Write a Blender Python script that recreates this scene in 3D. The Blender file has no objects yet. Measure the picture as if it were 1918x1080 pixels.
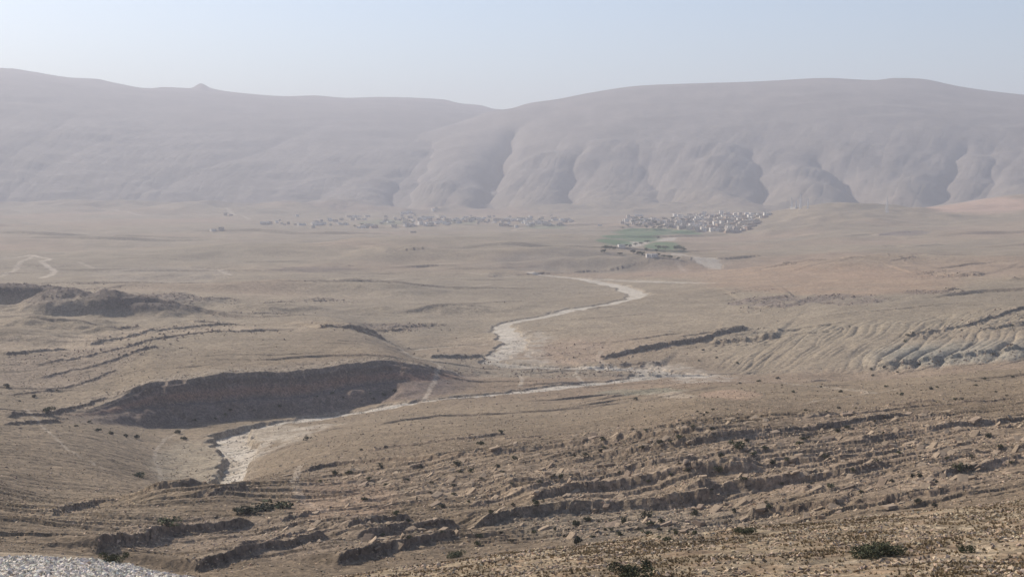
import bpy, bmesh, math, random
import numpy as np
from mathutils import Vector, Matrix, Euler

scene = bpy.context.scene
C = scene.collection
R = math.radians

# ------------------------------------------------------------------ camera
F = 2637.0                      # focal length in pixels of the 1918 wide photograph
PITCH = math.atan(190.0 / F)    # the true horizon sits 190 px above the picture's middle
cam_data = bpy.data.cameras.new("camera")
cam_data.sensor_width = 36.0
cam_data.lens = 36.0 * F / 1918.0
cam_data.clip_start = 0.5
cam_data.clip_end = 60000.0
cam = bpy.data.objects.new("camera", cam_data)
cam.location = (0, 0, 0)
cam.rotation_euler = (math.pi / 2 - PITCH, 0, 0)
C.objects.link(cam)
scene.camera = cam

# ------------------------------------------------------------------ light
SUN_EL = R(31.0)
SUN_AZ = R(-52.0)               # to the left of the view, beyond the hills
world = bpy.data.worlds.new("World")
scene.world = world
world.use_nodes = True
wn = world.node_tree
bg = wn.nodes["Background"]
sky = wn.nodes.new("ShaderNodeTexSky")
sky.sky_type = 'NISHITA'
sky.sun_disc = False
sky.sun_elevation = SUN_EL
sky.sun_rotation = SUN_AZ
sky.altitude = 1500
sky.air_density = 1.0
sky.dust_density = 3.6
sky.ozone_density = 1.6
wn.links.new(sky.outputs[0], bg.inputs[0])
bg.inputs[1].default_value = 0.13

sun_data = bpy.data.lights.new("sun", 'SUN')
sun_data.energy = 4.9
sun_data.angle = R(0.5)
sun_data.color = (1.0, 0.92, 0.78)
sun = bpy.data.objects.new("sun", sun_data)
sdir = Vector((math.sin(SUN_AZ) * math.cos(SUN_EL), math.cos(SUN_AZ) * math.cos(SUN_EL), math.sin(SUN_EL)))
sun.rotation_euler = sdir.to_track_quat('Z', 'Y').to_euler()
sun.location = (-200, 100, 300)
C.objects.link(sun)

scene.view_settings.view_transform = 'Standard'
scene.view_settings.look = 'None'
scene.view_settings.exposure = 0.28
scene.view_settings.gamma = 1.0

HAZE_DENSITY = 1.5e-4

# ------------------------------------------------------------------ numpy helpers
rng = np.random.default_rng(7)
_perm = rng.permutation(256).astype(np.int32)
_perm = np.concatenate([_perm, _perm])
_ga = rng.uniform(0, 2 * np.pi, 256).astype(np.float32)
_gx, _gy = np.cos(_ga), np.sin(_ga)


def perlin(x, y, seed=0):
    x = np.asarray(x, np.float32) + np.float32(seed * 17.31)
    y = np.asarray(y, np.float32) + np.float32(seed * 9.17)
    xi = np.floor(x).astype(np.int32); yi = np.floor(y).astype(np.int32)
    fx = x - xi; fy = y - yi
    u = fx * fx * fx * (fx * (fx * 6 - 15) + 10)
    v = fy * fy * fy * (fy * (fy * 6 - 15) + 10)
    a = _perm[xi & 255]; b = _perm[(xi + 1) & 255]
    y0 = yi & 255; y1 = (yi + 1) & 255
    h00 = _perm[a + y0]; h10 = _perm[b + y0]; h01 = _perm[a + y1]; h11 = _perm[b + y1]
    n00 = _gx[h00] * fx + _gy[h00] * fy
    n10 = _gx[h10] * (fx - 1) + _gy[h10] * fy
    n01 = _gx[h01] * fx + _gy[h01] * (fy - 1)
    n11 = _gx[h11] * (fx - 1) + _gy[h11] * (fy - 1)
    nx0 = n00 + u * (n10 - n00); nx1 = n01 + u * (n11 - n01)
    return (nx0 + v * (nx1 - nx0)) * 1.5


def fbm(x, y, octv=4, seed=0, gain=0.5):
    s = 0; a = 1.0; f = 1.0
    for k in range(octv):
        s = s + a * perlin(x * f, y * f, seed + k * 3)
        a *= gain; f *= 2.03
    return s


def sstep(a, b, x):
    t = np.clip((x - a) / (b - a), 0, 1)
    return t * t * (3 - 2 * t)


def pchip(x, y, xq):
    x = np.asarray(x, float); y = np.asarray(y, float)
    h = np.diff(x); dl = np.diff(y) / h
    m = np.zeros_like(y)
    for i in range(1, len(x) - 1):
        if dl[i - 1] * dl[i] > 0:
            w1 = 2 * h[i] + h[i - 1]; w2 = h[i] + 2 * h[i - 1]
            m[i] = (w1 + w2) / (w1 / dl[i - 1] + w2 / dl[i])
    m[0] = dl[0]; m[-1] = dl[-1]
    xq = np.clip(xq, x[0], x[-1])
    k = np.clip(np.searchsorted(x, xq) - 1, 0, len(x) - 2)
    t = (xq - x[k]) / h[k]
    return ((2 * t**3 - 3 * t**2 + 1) * y[k] + (t**3 - 2 * t**2 + t) * h[k] * m[k]
            + (-2 * t**3 + 3 * t**2) * y[k + 1] + (t**3 - t**2) * h[k] * m[k + 1])


def slope(u, v):
    """height per metre of horizontal distance along the sight line through photo pixel (u, v)"""
    a = (np.asarray(u, float) - 959.0) / F; b = -(np.asarray(v, float) - 540.0) / F
    return (b * math.cos(PITCH) - math.sin(PITCH)) / np.hypot(a, math.cos(PITCH) + b * math.sin(PITCH))


def azim(u):
    return np.arctan((np.asarray(u, float) - 959.0) / F / math.cos(PITCH))


# ------------------------------------------------------------------ survey of the land: sight line row -> distance
SURVEY = {
    -100: [(1080, 105), (1040, 135), (1020, 185), (980, 215), (940, 250), (900, 300), (850, 370), (800, 450), (770, 520), (740, 580), (715, 620), (690, 680), (660, 760), (630, 860), (600, 970), (560, 1200), (530, 1450), (500, 1750), (470, 2250), (440, 2800), (415, 3500), (400, 4300)],
    150: [(1080, 108), (1045, 135), (1036, 195), (990, 222), (965, 245), (955, 285), (900, 350), (850, 420), (800, 505), (770, 565), (745, 600), (720, 640), (690, 700), (660, 780), (630, 880), (600, 985), (560, 1200), (530, 1450), (500, 1750), (470, 2250), (440, 2800), (415, 3600), (400, 4400)],
    350: [(1085, 112), (1075, 185), (1000, 222), (960, 245), (928, 266), (916, 375), (890, 425), (860, 470), (830, 522), (808, 560), (790, 590), (770, 622), (745, 665), (720, 715), (690, 775), (660, 840), (630, 910), (600, 1000), (560, 1200), (530, 1450), (500, 1750), (470, 2250), (440, 2800), (415, 3600), (400, 4400)],
    600: [(1085, 92), (1078, 178), (1020, 205), (960, 240), (900, 290), (860, 345), (820, 445), (800, 535), (790, 566), (780, 590), (768, 616), (745, 657), (720, 705), (690, 770), (660, 835), (630, 915), (600, 1020), (560, 1220), (530, 1450), (500, 1750), (470, 2200), (440, 2800), (420, 3500), (400, 4400)],
    850: [(1080, 82), (1051, 97), (1044, 185), (1000, 215), (940, 245), (880, 280), (830, 330), (800, 415), (775, 510), (760, 562), (750, 588), (740, 612), (730, 638), (720, 667), (700, 733), (680, 790), (640, 895), (600, 1025), (570, 1180), (540, 1390), (510, 1660), (480, 2050), (450, 2600), (425, 3300), (402, 4400)],
    1100: [(1080, 68), (1021, 100), (1013, 195), (980, 213), (930, 238), (880, 262), (840, 290), (800, 365), (770, 480), (750, 568), (740, 606), (730, 638), (712, 684), (698, 730), (685, 765), (640, 862), (600, 982), (570, 1130), (545, 1335), (520, 1565), (500, 1800), (470, 2250), (440, 2900), (420, 3500), (402, 4400)],
    1350: [(1080, 64), (1000, 103), (992, 200), (960, 217), (900, 238), (850, 257), (800, 284), (780, 306), (750, 400), (730, 520), (718, 600), (706, 685), (695, 735), (670, 768), (640, 822), (605, 925), (560, 1100), (520, 1420), (500, 1720), (480, 2000), (455, 2550), (437, 3000), (402, 4000), (396, 4600)],
    1600: [(1080, 62), (1000, 90), (972, 112), (964, 197), (935, 211), (893, 231), (850, 255), (800, 287), (770, 325), (740, 400), (716, 540), (706, 690), (680, 725), (640, 785), (600, 865), (560, 1000), (520, 1260), (490, 1620), (460, 2200), (430, 2750), (407, 3300), (404, 4600)],
    1850: [(1080, 60), (1000, 86), (948, 114), (938, 195), (912, 211), (870, 236), (820, 264), (770, 303), (740, 352), (715, 440), (697, 525), (690, 690), (660, 735), (620, 800), (585, 875), (540, 1060), (500, 1400), (470, 1900), (440, 2450), (412, 2900), (380, 3400), (372, 3700), (380, 4800)],
    2050: [(1080, 60), (1000, 85), (932, 115), (922, 195), (896, 211), (852, 236), (802, 264), (753, 303), (725, 352), (701, 440), (685, 525), (680, 690), (650, 735), (610, 800), (575, 875), (535, 1060), (497, 1400), (465, 1900), (435, 2450), (400, 2900), (365, 3400), (352, 3700), (370, 4800)],
}

# rows: distances from the camera
def seg(a, b, n):
    return np.exp(np.linspace(math.log(a), math.log(b), n, endpoint=False))
DR = np.concatenate([seg(0.6, 55, 50), seg(55, 118, 300), seg(118, 178, 90), seg(178, 330, 540), seg(330, 470, 180),
                     seg(470, 700, 330), seg(700, 960, 270), seg(960, 1700, 260), seg(1700, 4500, 330),
                     seg(4500, 10000, 260), [10000, 10400, 10900, 11400]])
NR = len(DR)
UC = np.linspace(-170, 2090, 1640)
NC = len(UC)
AZ = azim(UC)
lnD = np.log(DR)

cols = sorted(SURVEY)
ztab = np.zeros((len(cols), NR))
for i, u in enumerate(cols):
    pts = [(math.log(d), float(slope(u, v)) * d) for v, d in SURVEY[u]]
    d0, z0 = SURVEY[u][0][1], pts[0][1]
    head = [(math.log(0.5), -1.7), (math.log(6.0), -2.3), (math.log(0.45 * d0), z0 * 0.52)]
    tail = [(math.log(6000), pts[-1][1] * 1.0), (math.log(12000), pts[-1][1] * 1.0)]
    pts = head + pts + tail
    ztab[i] = pchip([p[0] for p in pts], [p[1] for p in pts], lnD)
# spread the survey lines over the columns (smooth in between)
Z = np.zeros((NR, NC))
for r in range(NR):
    Z[r] = pchip(cols, ztab[:, r], UC)
Z = Z.astype(np.float32)

X = (DR[:, None] * np.sin(AZ)[None, :]).astype(np.float32)
Y = (DR[:, None] * np.cos(AZ)[None, :]).astype(np.float32)
D2 = np.broadcast_to(DR[:, None], (NR, NC)).astype(np.float32)
U2 = np.broadcast_to(UC[None, :], (NR, NC)).astype(np.float32)


def rows_to_v(Zg):
    zc = -Y * math.sin(PITCH) + Zg * math.cos(PITCH)
    yc = Y * math.cos(PITCH) - Zg * math.sin(PITCH)
    return 540.0 - F * zc / yc
    

def rows_of(Zg):
    # camera axes: forward (0, cos p, -sin p), up (0, sin p, cos p)
    upc = Y * math.sin(PITCH) + Zg * math.cos(PITCH)
    fwd = np.maximum(Y * math.cos(PITCH) - Zg * math.sin(PITCH), 0.01)
    return 540.0 - F * upc / fwd


VB = rows_of(Z)


def hit(u, v, V=None, dmin=30.0):
    """first ground point met by the sight line of photo pixel (u, v): (column, row)"""
    V = VB if V is None else V
    j = int(np.clip(round((u - UC[0]) / (UC[1] - UC[0])), 0, NC - 1))
    r0 = int(np.searchsorted(DR, dmin))
    idx = np.nonzero(V[r0:, j] <= v)[0]
    i = r0 + (int(idx[0]) if len(idx) else NR - r0 - 5)
    return j, i


def ground_pt(u, v, V=None):
    if v < 0:                    # a known distance instead of a sight line
        a = float(azim(u))
        return -v * math.sin(a), -v * math.cos(a)
    j, i = hit(u, v, V)
    return float(X[i, j]), float(Y[i, j])


def line(pts, V=None, dense=True):
    """photo polyline -> points on the land"""
    out = []
    for k in range(len(pts) - 1):
        (u0, v0), (u1, v1) = pts[k][:2], pts[k + 1][:2]
        n = max(1, int(math.hypot(u1 - u0, v1 - v0) / 25)) if dense else 1
        for q in range(n):
            t = q / n
            out.append(ground_pt(u0 + (u1 - u0) * t, v0 + (v1 - v0) * t, V))
    out.append(ground_pt(*pts[-1][:2], V))
    return np.array(out, np.float32)


def window(P, rad):
    d = np.hypot(P[:, 0], P[:, 1]); a = np.arctan2(P[:, 0], P[:, 1])
    r0 = max(0, int(np.searchsorted(DR, d.min() - rad)) - 1); r1 = min(NR, int(np.searchsorted(DR, d.max() + rad)) + 1)
    pad = rad / max(d.min() - rad * 0.5, 20)
    c0 = max(0, int(np.searchsorted(AZ, a.min() - pad)) - 1); c1 = min(NC, int(np.searchsorted(AZ, a.max() + pad)) + 1)
    return slice(r0, r1), slice(c0, c1)


def near_line(P, x, y, extra=None):
    """distance, signed distance (+ beyond the line), arc fraction 0..1, interpolated extra values"""
    best = np.full(x.shape, 1e12, np.float32); sgn = np.ones(x.shape, np.float32)
    tt = np.zeros(x.shape, np.float32); ex = np.zeros(x.shape, np.float32)
    L = np.concatenate([[0], np.cumsum(np.hypot(*np.diff(P, axis=0).T))]); LT = max(L[-1], 1e-6)
    for k in range(len(P) - 1):
        ax, ay = P[k]; bx, by = P[k + 1]
        ex_, ey_ = bx - ax, by - ay
        ll = ex_ * ex_ + ey_ * ey_
        if ll < 1e-9:
            continue
        t = np.clip(((x - ax) * ex_ + (y - ay) * ey_) / ll, 0, 1)
        dx = x - (ax + t * ex_); dy = y - (ay + t * ey_)
        d = dx * dx + dy * dy
        m = d < best
        best = np.where(m, d, best)
        cr = ex_ * (y - ay) - ey_ * (x - ax)
        sgn = np.where(m, np.where(cr >= 0, 1.0, -1.0), sgn)
        tt = np.where(m, (L[k] + t * (L[k + 1] - L[k])) / LT, tt)
        if extra is not None:
            ex = np.where(m, extra[k] + t * (extra[k + 1] - extra[k]), ex)
    best = np.sqrt(best)
    return best, best * sgn, tt, ex


def dens(vals, pts):
    """repeat line()'s subdivision for a list of per-point values"""
    out = []
    for k in range(len(pts) - 1):
        n = max(1, int(math.hypot(pts[k + 1][0] - pts[k][0], pts[k + 1][1] - pts[k][1]) / 25))
        for q in range(n):
            out.append(vals[k] + (vals[k + 1] - vals[k]) * q / n)
    out.append(vals[-1])
    return np.array(out, np.float32)


# ------------------------------------------------------------------ land colours (albedo, one value per ground point)
COL = np.empty((NR, NC, 3), np.float32)
COL[:] = (0.262, 0.207, 0.147)
KIND = np.zeros((NR, NC), np.int8)            # 0 ground 1 riverbed 2 mountains 3 path 4 farmland
STONY = np.zeros((NR, NC), np.float32)        # how densely loose rock lies


def tint(sl, m, rgb):
    c = COL[sl]
    COL[sl] = c + m[..., None] * (np.array(rgb, np.float32) - c)


n1 = fbm(X / 160, Y / 260, 4, 11)
n2 = fbm(X / 37, Y / 60, 4, 21)
COL *= (1 + 0.14 * n1 + 0.10 * n2)[..., None]
n3 = fbm(X / 420, Y / 500, 3, 31)
tint(np.s_[:, :], np.clip(n3 * 0.9, 0, 0.55), (0.305, 0.212, 0.152))       # warmer soil
tint(np.s_[:, :], np.clip(-n3 * 0.8, 0, 0.45), (0.235, 0.195, 0.145))     # greyer, scrubbier soil
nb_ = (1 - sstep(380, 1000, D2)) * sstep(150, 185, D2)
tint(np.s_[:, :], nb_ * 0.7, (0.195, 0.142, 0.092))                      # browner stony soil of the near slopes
tint(np.s_[:, :], (1 - sstep(300, 430, D2)) * sstep(150, 185, D2) * 0.45, (0.145, 0.104, 0.07))  # near hill darkened again: darker rock, plus shadow painted into the soil colour

# ------------------------------------------------------------------ the two mountain ranges
LEFT_SKY = [(-200, 128), (0, 130), (30, 131), (75, 138), (145, 149), (185, 150), (225, 159), (285, 170), (312, 166), (362, 168), (382, 158), (402, 168), (445, 176), (545, 183), (590, 181), (655, 186), (710, 184), (830, 188), (865, 196), (900, 199), (925, 206), (1000, 212), (1200, 225), (2100, 240)]
RIGHT_SKY = [(-200, 430), (200, 395), (330, 360), (430, 335), (550, 305), (700, 263), (850, 232), (930, 207), (955, 204), (990, 194), (1045, 186), (1100, 175), (1200, 161), (1300, 157), (1400, 154), (1460, 151), (1540, 147), (1630, 151), (1670, 147), (1710, 148), (1790, 163), (1860, 173), (1918, 179), (2100, 190)]


def skyline(tab, u):
    return pchip([p[0] for p in tab], [p[1] for p in tab], u)


def mountain(tab, d_foot, d_crest, pw, gul, seed):
    vc = skyline(tab, UC)
    zc = slope(UC, vc) * d_crest
    t = (D2 - d_foot) / (d_crest - d_foot)
    tc = np.clip(t, 0, 1)
    prof = 1 - (1 - tc) ** pw
    zf = -96.0
    kern = np.exp(-0.5 * (np.arange(-120, 121) / 45.0) ** 2); kern /= kern.sum()
    zs = np.convolve(np.pad(zc, 120, mode='edge'), kern, mode='valid')
    hs = np.maximum(zs - zf, 0)[None, :]
    h = np.maximum(zc - zf, 0)[None, :]
    z = zf + hs * prof + (h - hs) * sstep(0.72, 1.0, tc)
    back = np.clip(t - 1, 0, None)
    z = z - h * 0.55 * sstep(0, 0.9, back)
    # ravines running down the slope
    lat = AZ[None, :].astype(np.float32) * 6500
    w = 14 * perlin(lat / 500, D2 / 900, seed + 1)
    lat0, lat = lat, lat - 0.30 * (D2 - 4500)
    r1 = 1 - np.abs(perlin((lat + w) / 520, D2 / 3600, seed + 2)) * 2.2
    r2 = 1 - np.abs(perlin((lat + 1.6 * w) / 230, D2 / 2400, seed + 5)) * 2.2
    r3 = 1 - np.abs(perlin((lat + 1.2 * w) / 95, D2 / 1500, seed + 7)) * 2.2
    env = sstep(0.0, 0.06, tc) * (1 - sstep(0.16, 0.6, tc)) * np.clip(h / 320, 0, 1.2)
    patchy = np.clip(0.55 + 0.9 * perlin(lat / 800, D2 / 900, seed + 15), 0.08, 1.2)
    carve = 10 * np.clip(r1, 0, 1) ** 2.5 + 0.3 * patchy * (15 * np.clip(r2, 0, 1) ** 2 + 5 * np.clip(r3, 0, 1) ** 2) + 1.2 * np.clip(1 - np.abs(perlin((lat + w) / 42, D2 / 260, seed + 16)) * 2.2, 0, 1) ** 2
    z = z - gul * env * carve
    lat = lat0
    # rock bands
    b = 9 * np.sin((z + 25 * perlin(lat / 800, D2 / 700, seed + 8)) / 9.5) * perlin(lat / 420, D2 / 500, seed + 9)
    z = z + b * sstep(0.02, 0.15, tc) * (1 - sstep(0.5, 0.9, tc)) * np.clip(h / 320, 0, 1)
    z = z + 11 * fbm(lat / 620, D2 / 1100, 5, seed + 12) * sstep(0.0, 0.2, tc) * (1 - sstep(0.7, 0.99, tc))
    return np.where(t > -0.02, z, -1e4).astype(np.float32), lat, t


far = DR > 4200
fs = slice(int(np.searchsorted(DR, 4200)), NR)
zL, latL, tL = mountain(LEFT_SKY, 4850.0, 9600.0, 1.5, 0.9, 40)
zR, latR, tR = mountain(RIGHT_SKY, 4480.0, 7400.0, 1.42, 1.0, 60)
# named ravines cut into the near range: photo line, depth
for pts, dep, wid in [([(745, 398), (752, 350), (775, 305), (805, 262)], 105, 50), ([(906, 398), (914, 350), (935, 290), (965, 235)], 115, 54),
                      ([(525, 402), (548, 360), (600, 312), (690, 285)], 75, 70), ([(362, 388), (352, 355), (372, 335), (420, 318)], 100, 85),
                      ([(1075, 395), (1062, 340), (1085, 280)], 50, 55), ([(1640, 400), (1600, 330), (1520, 285)], 85, 70),
                      ([(1425, 395), (1428, 320), (1400, 270)], 50, 55), ([(1745, 385), (1770, 320), (1800, 260)], 60, 70),
                      ([(1840, 375), (1860, 310), (1850, 270)], 45, 90), ([(1250, 395), (1220, 320), (1190, 270)], 40, 100)]:
    VR = rows_of(np.maximum(zR, Z))
    P = np.array([(X[i, j], Y[i, j]) for j, i in (hit(u, v, VR, 4300) for u, v in pts)], np.float32)
    L2 = []
    for k in range(len(P) - 1):
        for q in range(8):
            L2.append(P[k] + (P[k + 1] - P[k]) * q / 8)
    P = np.array(L2 + [P[-1]], np.float32)
    for _ in range(14):
        P[1:-1] = 0.25 * P[:-2] + 0.5 * P[1:-1] + 0.25 * P[2:]
    P[:, 0] += 12 * np.sin(np.arange(len(P)) * 1.3)
    sl = window(P, 350)
    d, s, t, _ = near_line(P, X[sl], Y[sl])
    zR[sl] -= dep * np.exp(-(d / wid)) * (0.35 + 0.65 * np.sin(np.clip(t, 0, 1) * math.pi * 0.85 + 0.35))
ZM = np.maximum(zL, zR)
mm = ZM > Z
sm = 25.0
k = np.clip((ZM - Z) / sm, -1, 1)
Z = np.where(D2 > 4300, np.where(np.abs(k) < 1, np.maximum(Z, ZM) + sm * 0.25 * (1 - np.abs(k)) ** 2, np.maximum(Z, ZM)), Z).astype(np.float32)
KIND[(D2 > 4300) & (ZM > Z - 40) & mm] = 2
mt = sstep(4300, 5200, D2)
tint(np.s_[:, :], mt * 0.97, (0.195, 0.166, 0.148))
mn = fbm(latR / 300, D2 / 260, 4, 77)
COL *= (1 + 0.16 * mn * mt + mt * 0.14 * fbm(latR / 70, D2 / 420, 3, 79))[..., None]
del zL, zR, latL, tL, tR, mn, ZM, k

# ------------------------------------------------------------------ gentle swells, then finer ground relief
valley = 1 - 0.85 * np.exp(-((U2 - 1105) / 165) ** 2) * sstep(1000, 1150, D2) * (1 - sstep(1850, 2200, D2))
gen = sstep(800, 1800, D2) * (1 - sstep(4300, 5000, D2)) * valley
far_g = sstep(4000, 4600, D2) * (1 - sstep(5200, 6000, D2))
Z += far_g * 20 * np.clip(fbm(X / 380, Y / 380, 4, 108), -0.3, 1.5)
Z += gen * (5.6 * fbm(X / 330, Y / 380, 3, 101) + 1.1 * perlin(X / 90, Y / 140, 102))
gen = sstep(165, 215, D2) * (1 - sstep(900, 1500, D2))
Z += gen * (1.0 * fbm(X / 70, Y / 90, 3, 104))


def mound(u, v, w, dep, h, d=None, sharp=1.0, rgb=None, face=0.0):
    """a rise of the land with its foot at photo pixel (u, v)"""
    j, i = hit(u, v)
    cx, cy = float(X[i, j]), float(Y[i, j])
    if d is not None:
        cx, cy = d * math.sin(AZ[j]), d * math.cos(AZ[j])
    rr = max(w, dep) * 2.6
    sl = window(np.array([[cx, cy]], np.float32), rr)
    x = X[sl] - cx; y = Y[sl] - cy
    wob = 1 + 0.35 * fbm(X[sl] / (w * 0.8), Y[sl] / (w * 0.8), 3, int(u) % 50)
    yy = np.where(y < 0, y * (1 + face), y)
    q = np.sqrt((x / w) ** 2 + (yy / dep) ** 2) * wob
    g = np.exp(-q ** (2 * sharp))
    Z[sl] += h * g
    if rgb is not None:
        tint(sl, np.clip(g * 1.6 - 0.3, 0, 1) * 0.85, rgb)
        STONY[sl] = np.maximum(STONY[sl], np.clip(g * 1.5 - 0.4, 0, 1) * 0.8)


DARKROCK = (0.095, 0.075, 0.066)
# dark rocky hummocks on the left, low hills of the plain
mound(20, 572, 56, 62, 15, rgb=DARKROCK, face=2.4, sharp=1.8)
mound(100, 588, 26, 40, 10, rgb=(0.19, 0.15, 0.12), face=0.8)
mound(150, 586, 44, 50, 8, rgb=(0.14, 0.11, 0.095), face=1.8)
mound(250, 594, 40, 45, 9, rgb=DARKROCK, face=2.0, sharp=1.5)
mound(300, 570, 40, 50, 6, rgb=(0.20, 0.155, 0.125), face=0.8)
mound(60, 622, 40, 40, 9, face=0.9)
mound(0, 640, 40, 40, 7, face=0.9)
mound(520, 583, 30, 30, 5, face=0.8)
mound(300, 520, 45, 60, 6, face=0.8)
mound(830, 585, 45, 40, 5.5, face=0.9)
mound(900, 455, 210, 350, 10)
mound(1000, 489, 240, 150, 15, face=1.2, sharp=1.1)
mound(1130, 502, 170, 90, 12, face=1.2, sharp=1.1)
mound(760, 470, 260, 200, 14, face=0.8)
mound(420, 480, 220, 140, 10, face=1.0)
mound(700, 545, 90, 70, 7, face=1.2)
mound(480, 545, 100, 60, 6, face=1.2)
mound(1255, 500, 60, 60, 2, face=0.5)
mound(1050, 455, 130, 110, 9, face=0.6)
mound(1495, 405, 190, 240, 31, d=3250)
mound(1600, 420, 160, 220, 10, d=3150)
mound(1700, 495, 160, 150, 8, face=0.6)
mound(560, 402, 130, 180, 13, d=4450)
mound(330, 400, 200, 220, 6, d=4400)
mound(120, 402, 260, 200, 5, d=4350)

for u_, d_, w_, p_, h_ in ((60, 4680, 430, 170, 26), (240, 4560, 240, 120, 12), (400, 4640, 300, 130, 24), (640, 4720, 260, 150, 22), (950, 4620, 300, 130, 20), (1190, 4520, 240, 120, 18), (1400, 4600, 200, 120, 16)):
    mound(u_, 400, w_, p_, h_, d=d_)

# ------------------------------------------------------------------ the cut bank on the left with its flat top
RIM = [(-40, 535, 0.0), (20, 541, 0.0), (60, 545, 0.5), (150, 556, 3.0), (205, 569, 6.2), (250, 580, 11.0), (290, 587, 15.0), (340, 594, 16.9), (430, 606, 17.9), (500, 617, 17.4), (570, 629, 17.0), (640, 641, 16.9), (690, 649, 15.9), (735, 657, 13.8), (780, 662, 10.2), (825, 680, 6.2), (870, 706, 2.8), (915, 735, 0.7), (970, 770, 0.0), (1010, 790, 0.0)]
sl = (slice(int(np.searchsorted(DR, 520)), int(np.searchsorted(DR, 1150))), slice(0, NC))
ru = [r[0] for r in RIM]
hh = np.maximum(pchip(ru, [r[2] for r in RIM], UC), 0)[None, :].astype(np.float32)
s = ((D2[sl] - pchip(ru, [r[1] for r in RIM], UC)[None, :]) * 0.8).astype(np.float32)
s = s + 7.0 * fbm(X[sl] / 38, Y[sl] / 38, 3, 206) * (1 - sstep(-16, -6, s))
s = s + 2.6 * fbm(X[sl] / 22, Y[sl] / 22, 4, 201) + 2.0 * (1 - np.abs(perlin(X[sl] / 9, Y[sl] / 30, 203)) * 2)
s = s / (1 + 1.5 * sstep(660, 850, U2[sl]) * (s < 0))
wall = 0.42 * sstep(-22, -7, s) + 0.30 * sstep(-8, -2.5, s) + 0.16 * sstep(-3.2, -1.2, s) + 0.12 * sstep(-0.8, 0.6, s)
endf = 1.0
rt_ = sstep(600, 800, U2[sl])
top = 1 + 0.0 * rt_ - 1.0 * sstep(70 - 55 * rt_, 400 - 240 * rt_, s)
sl_h = hh * wall * top * endf
Z[sl] += sl_h
rim_m = np.exp(-((s - 7) / 12) ** 2) * np.clip(hh / 8, 0, 1) * endf
tint(sl, rim_m * 0.5, (0.33, 0.27, 0.21))
STONY[sl] = np.maximum(STONY[sl], rim_m * 0.9)
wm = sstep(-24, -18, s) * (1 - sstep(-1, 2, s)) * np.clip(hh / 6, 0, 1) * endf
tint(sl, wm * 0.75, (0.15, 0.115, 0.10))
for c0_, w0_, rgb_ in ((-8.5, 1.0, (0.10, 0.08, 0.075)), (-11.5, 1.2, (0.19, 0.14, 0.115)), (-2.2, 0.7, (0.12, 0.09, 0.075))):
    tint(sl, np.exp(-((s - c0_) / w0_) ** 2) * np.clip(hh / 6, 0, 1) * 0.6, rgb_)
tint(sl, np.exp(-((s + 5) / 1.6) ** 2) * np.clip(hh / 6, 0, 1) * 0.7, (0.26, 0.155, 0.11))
WALLMASK = (sl, wm)

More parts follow.
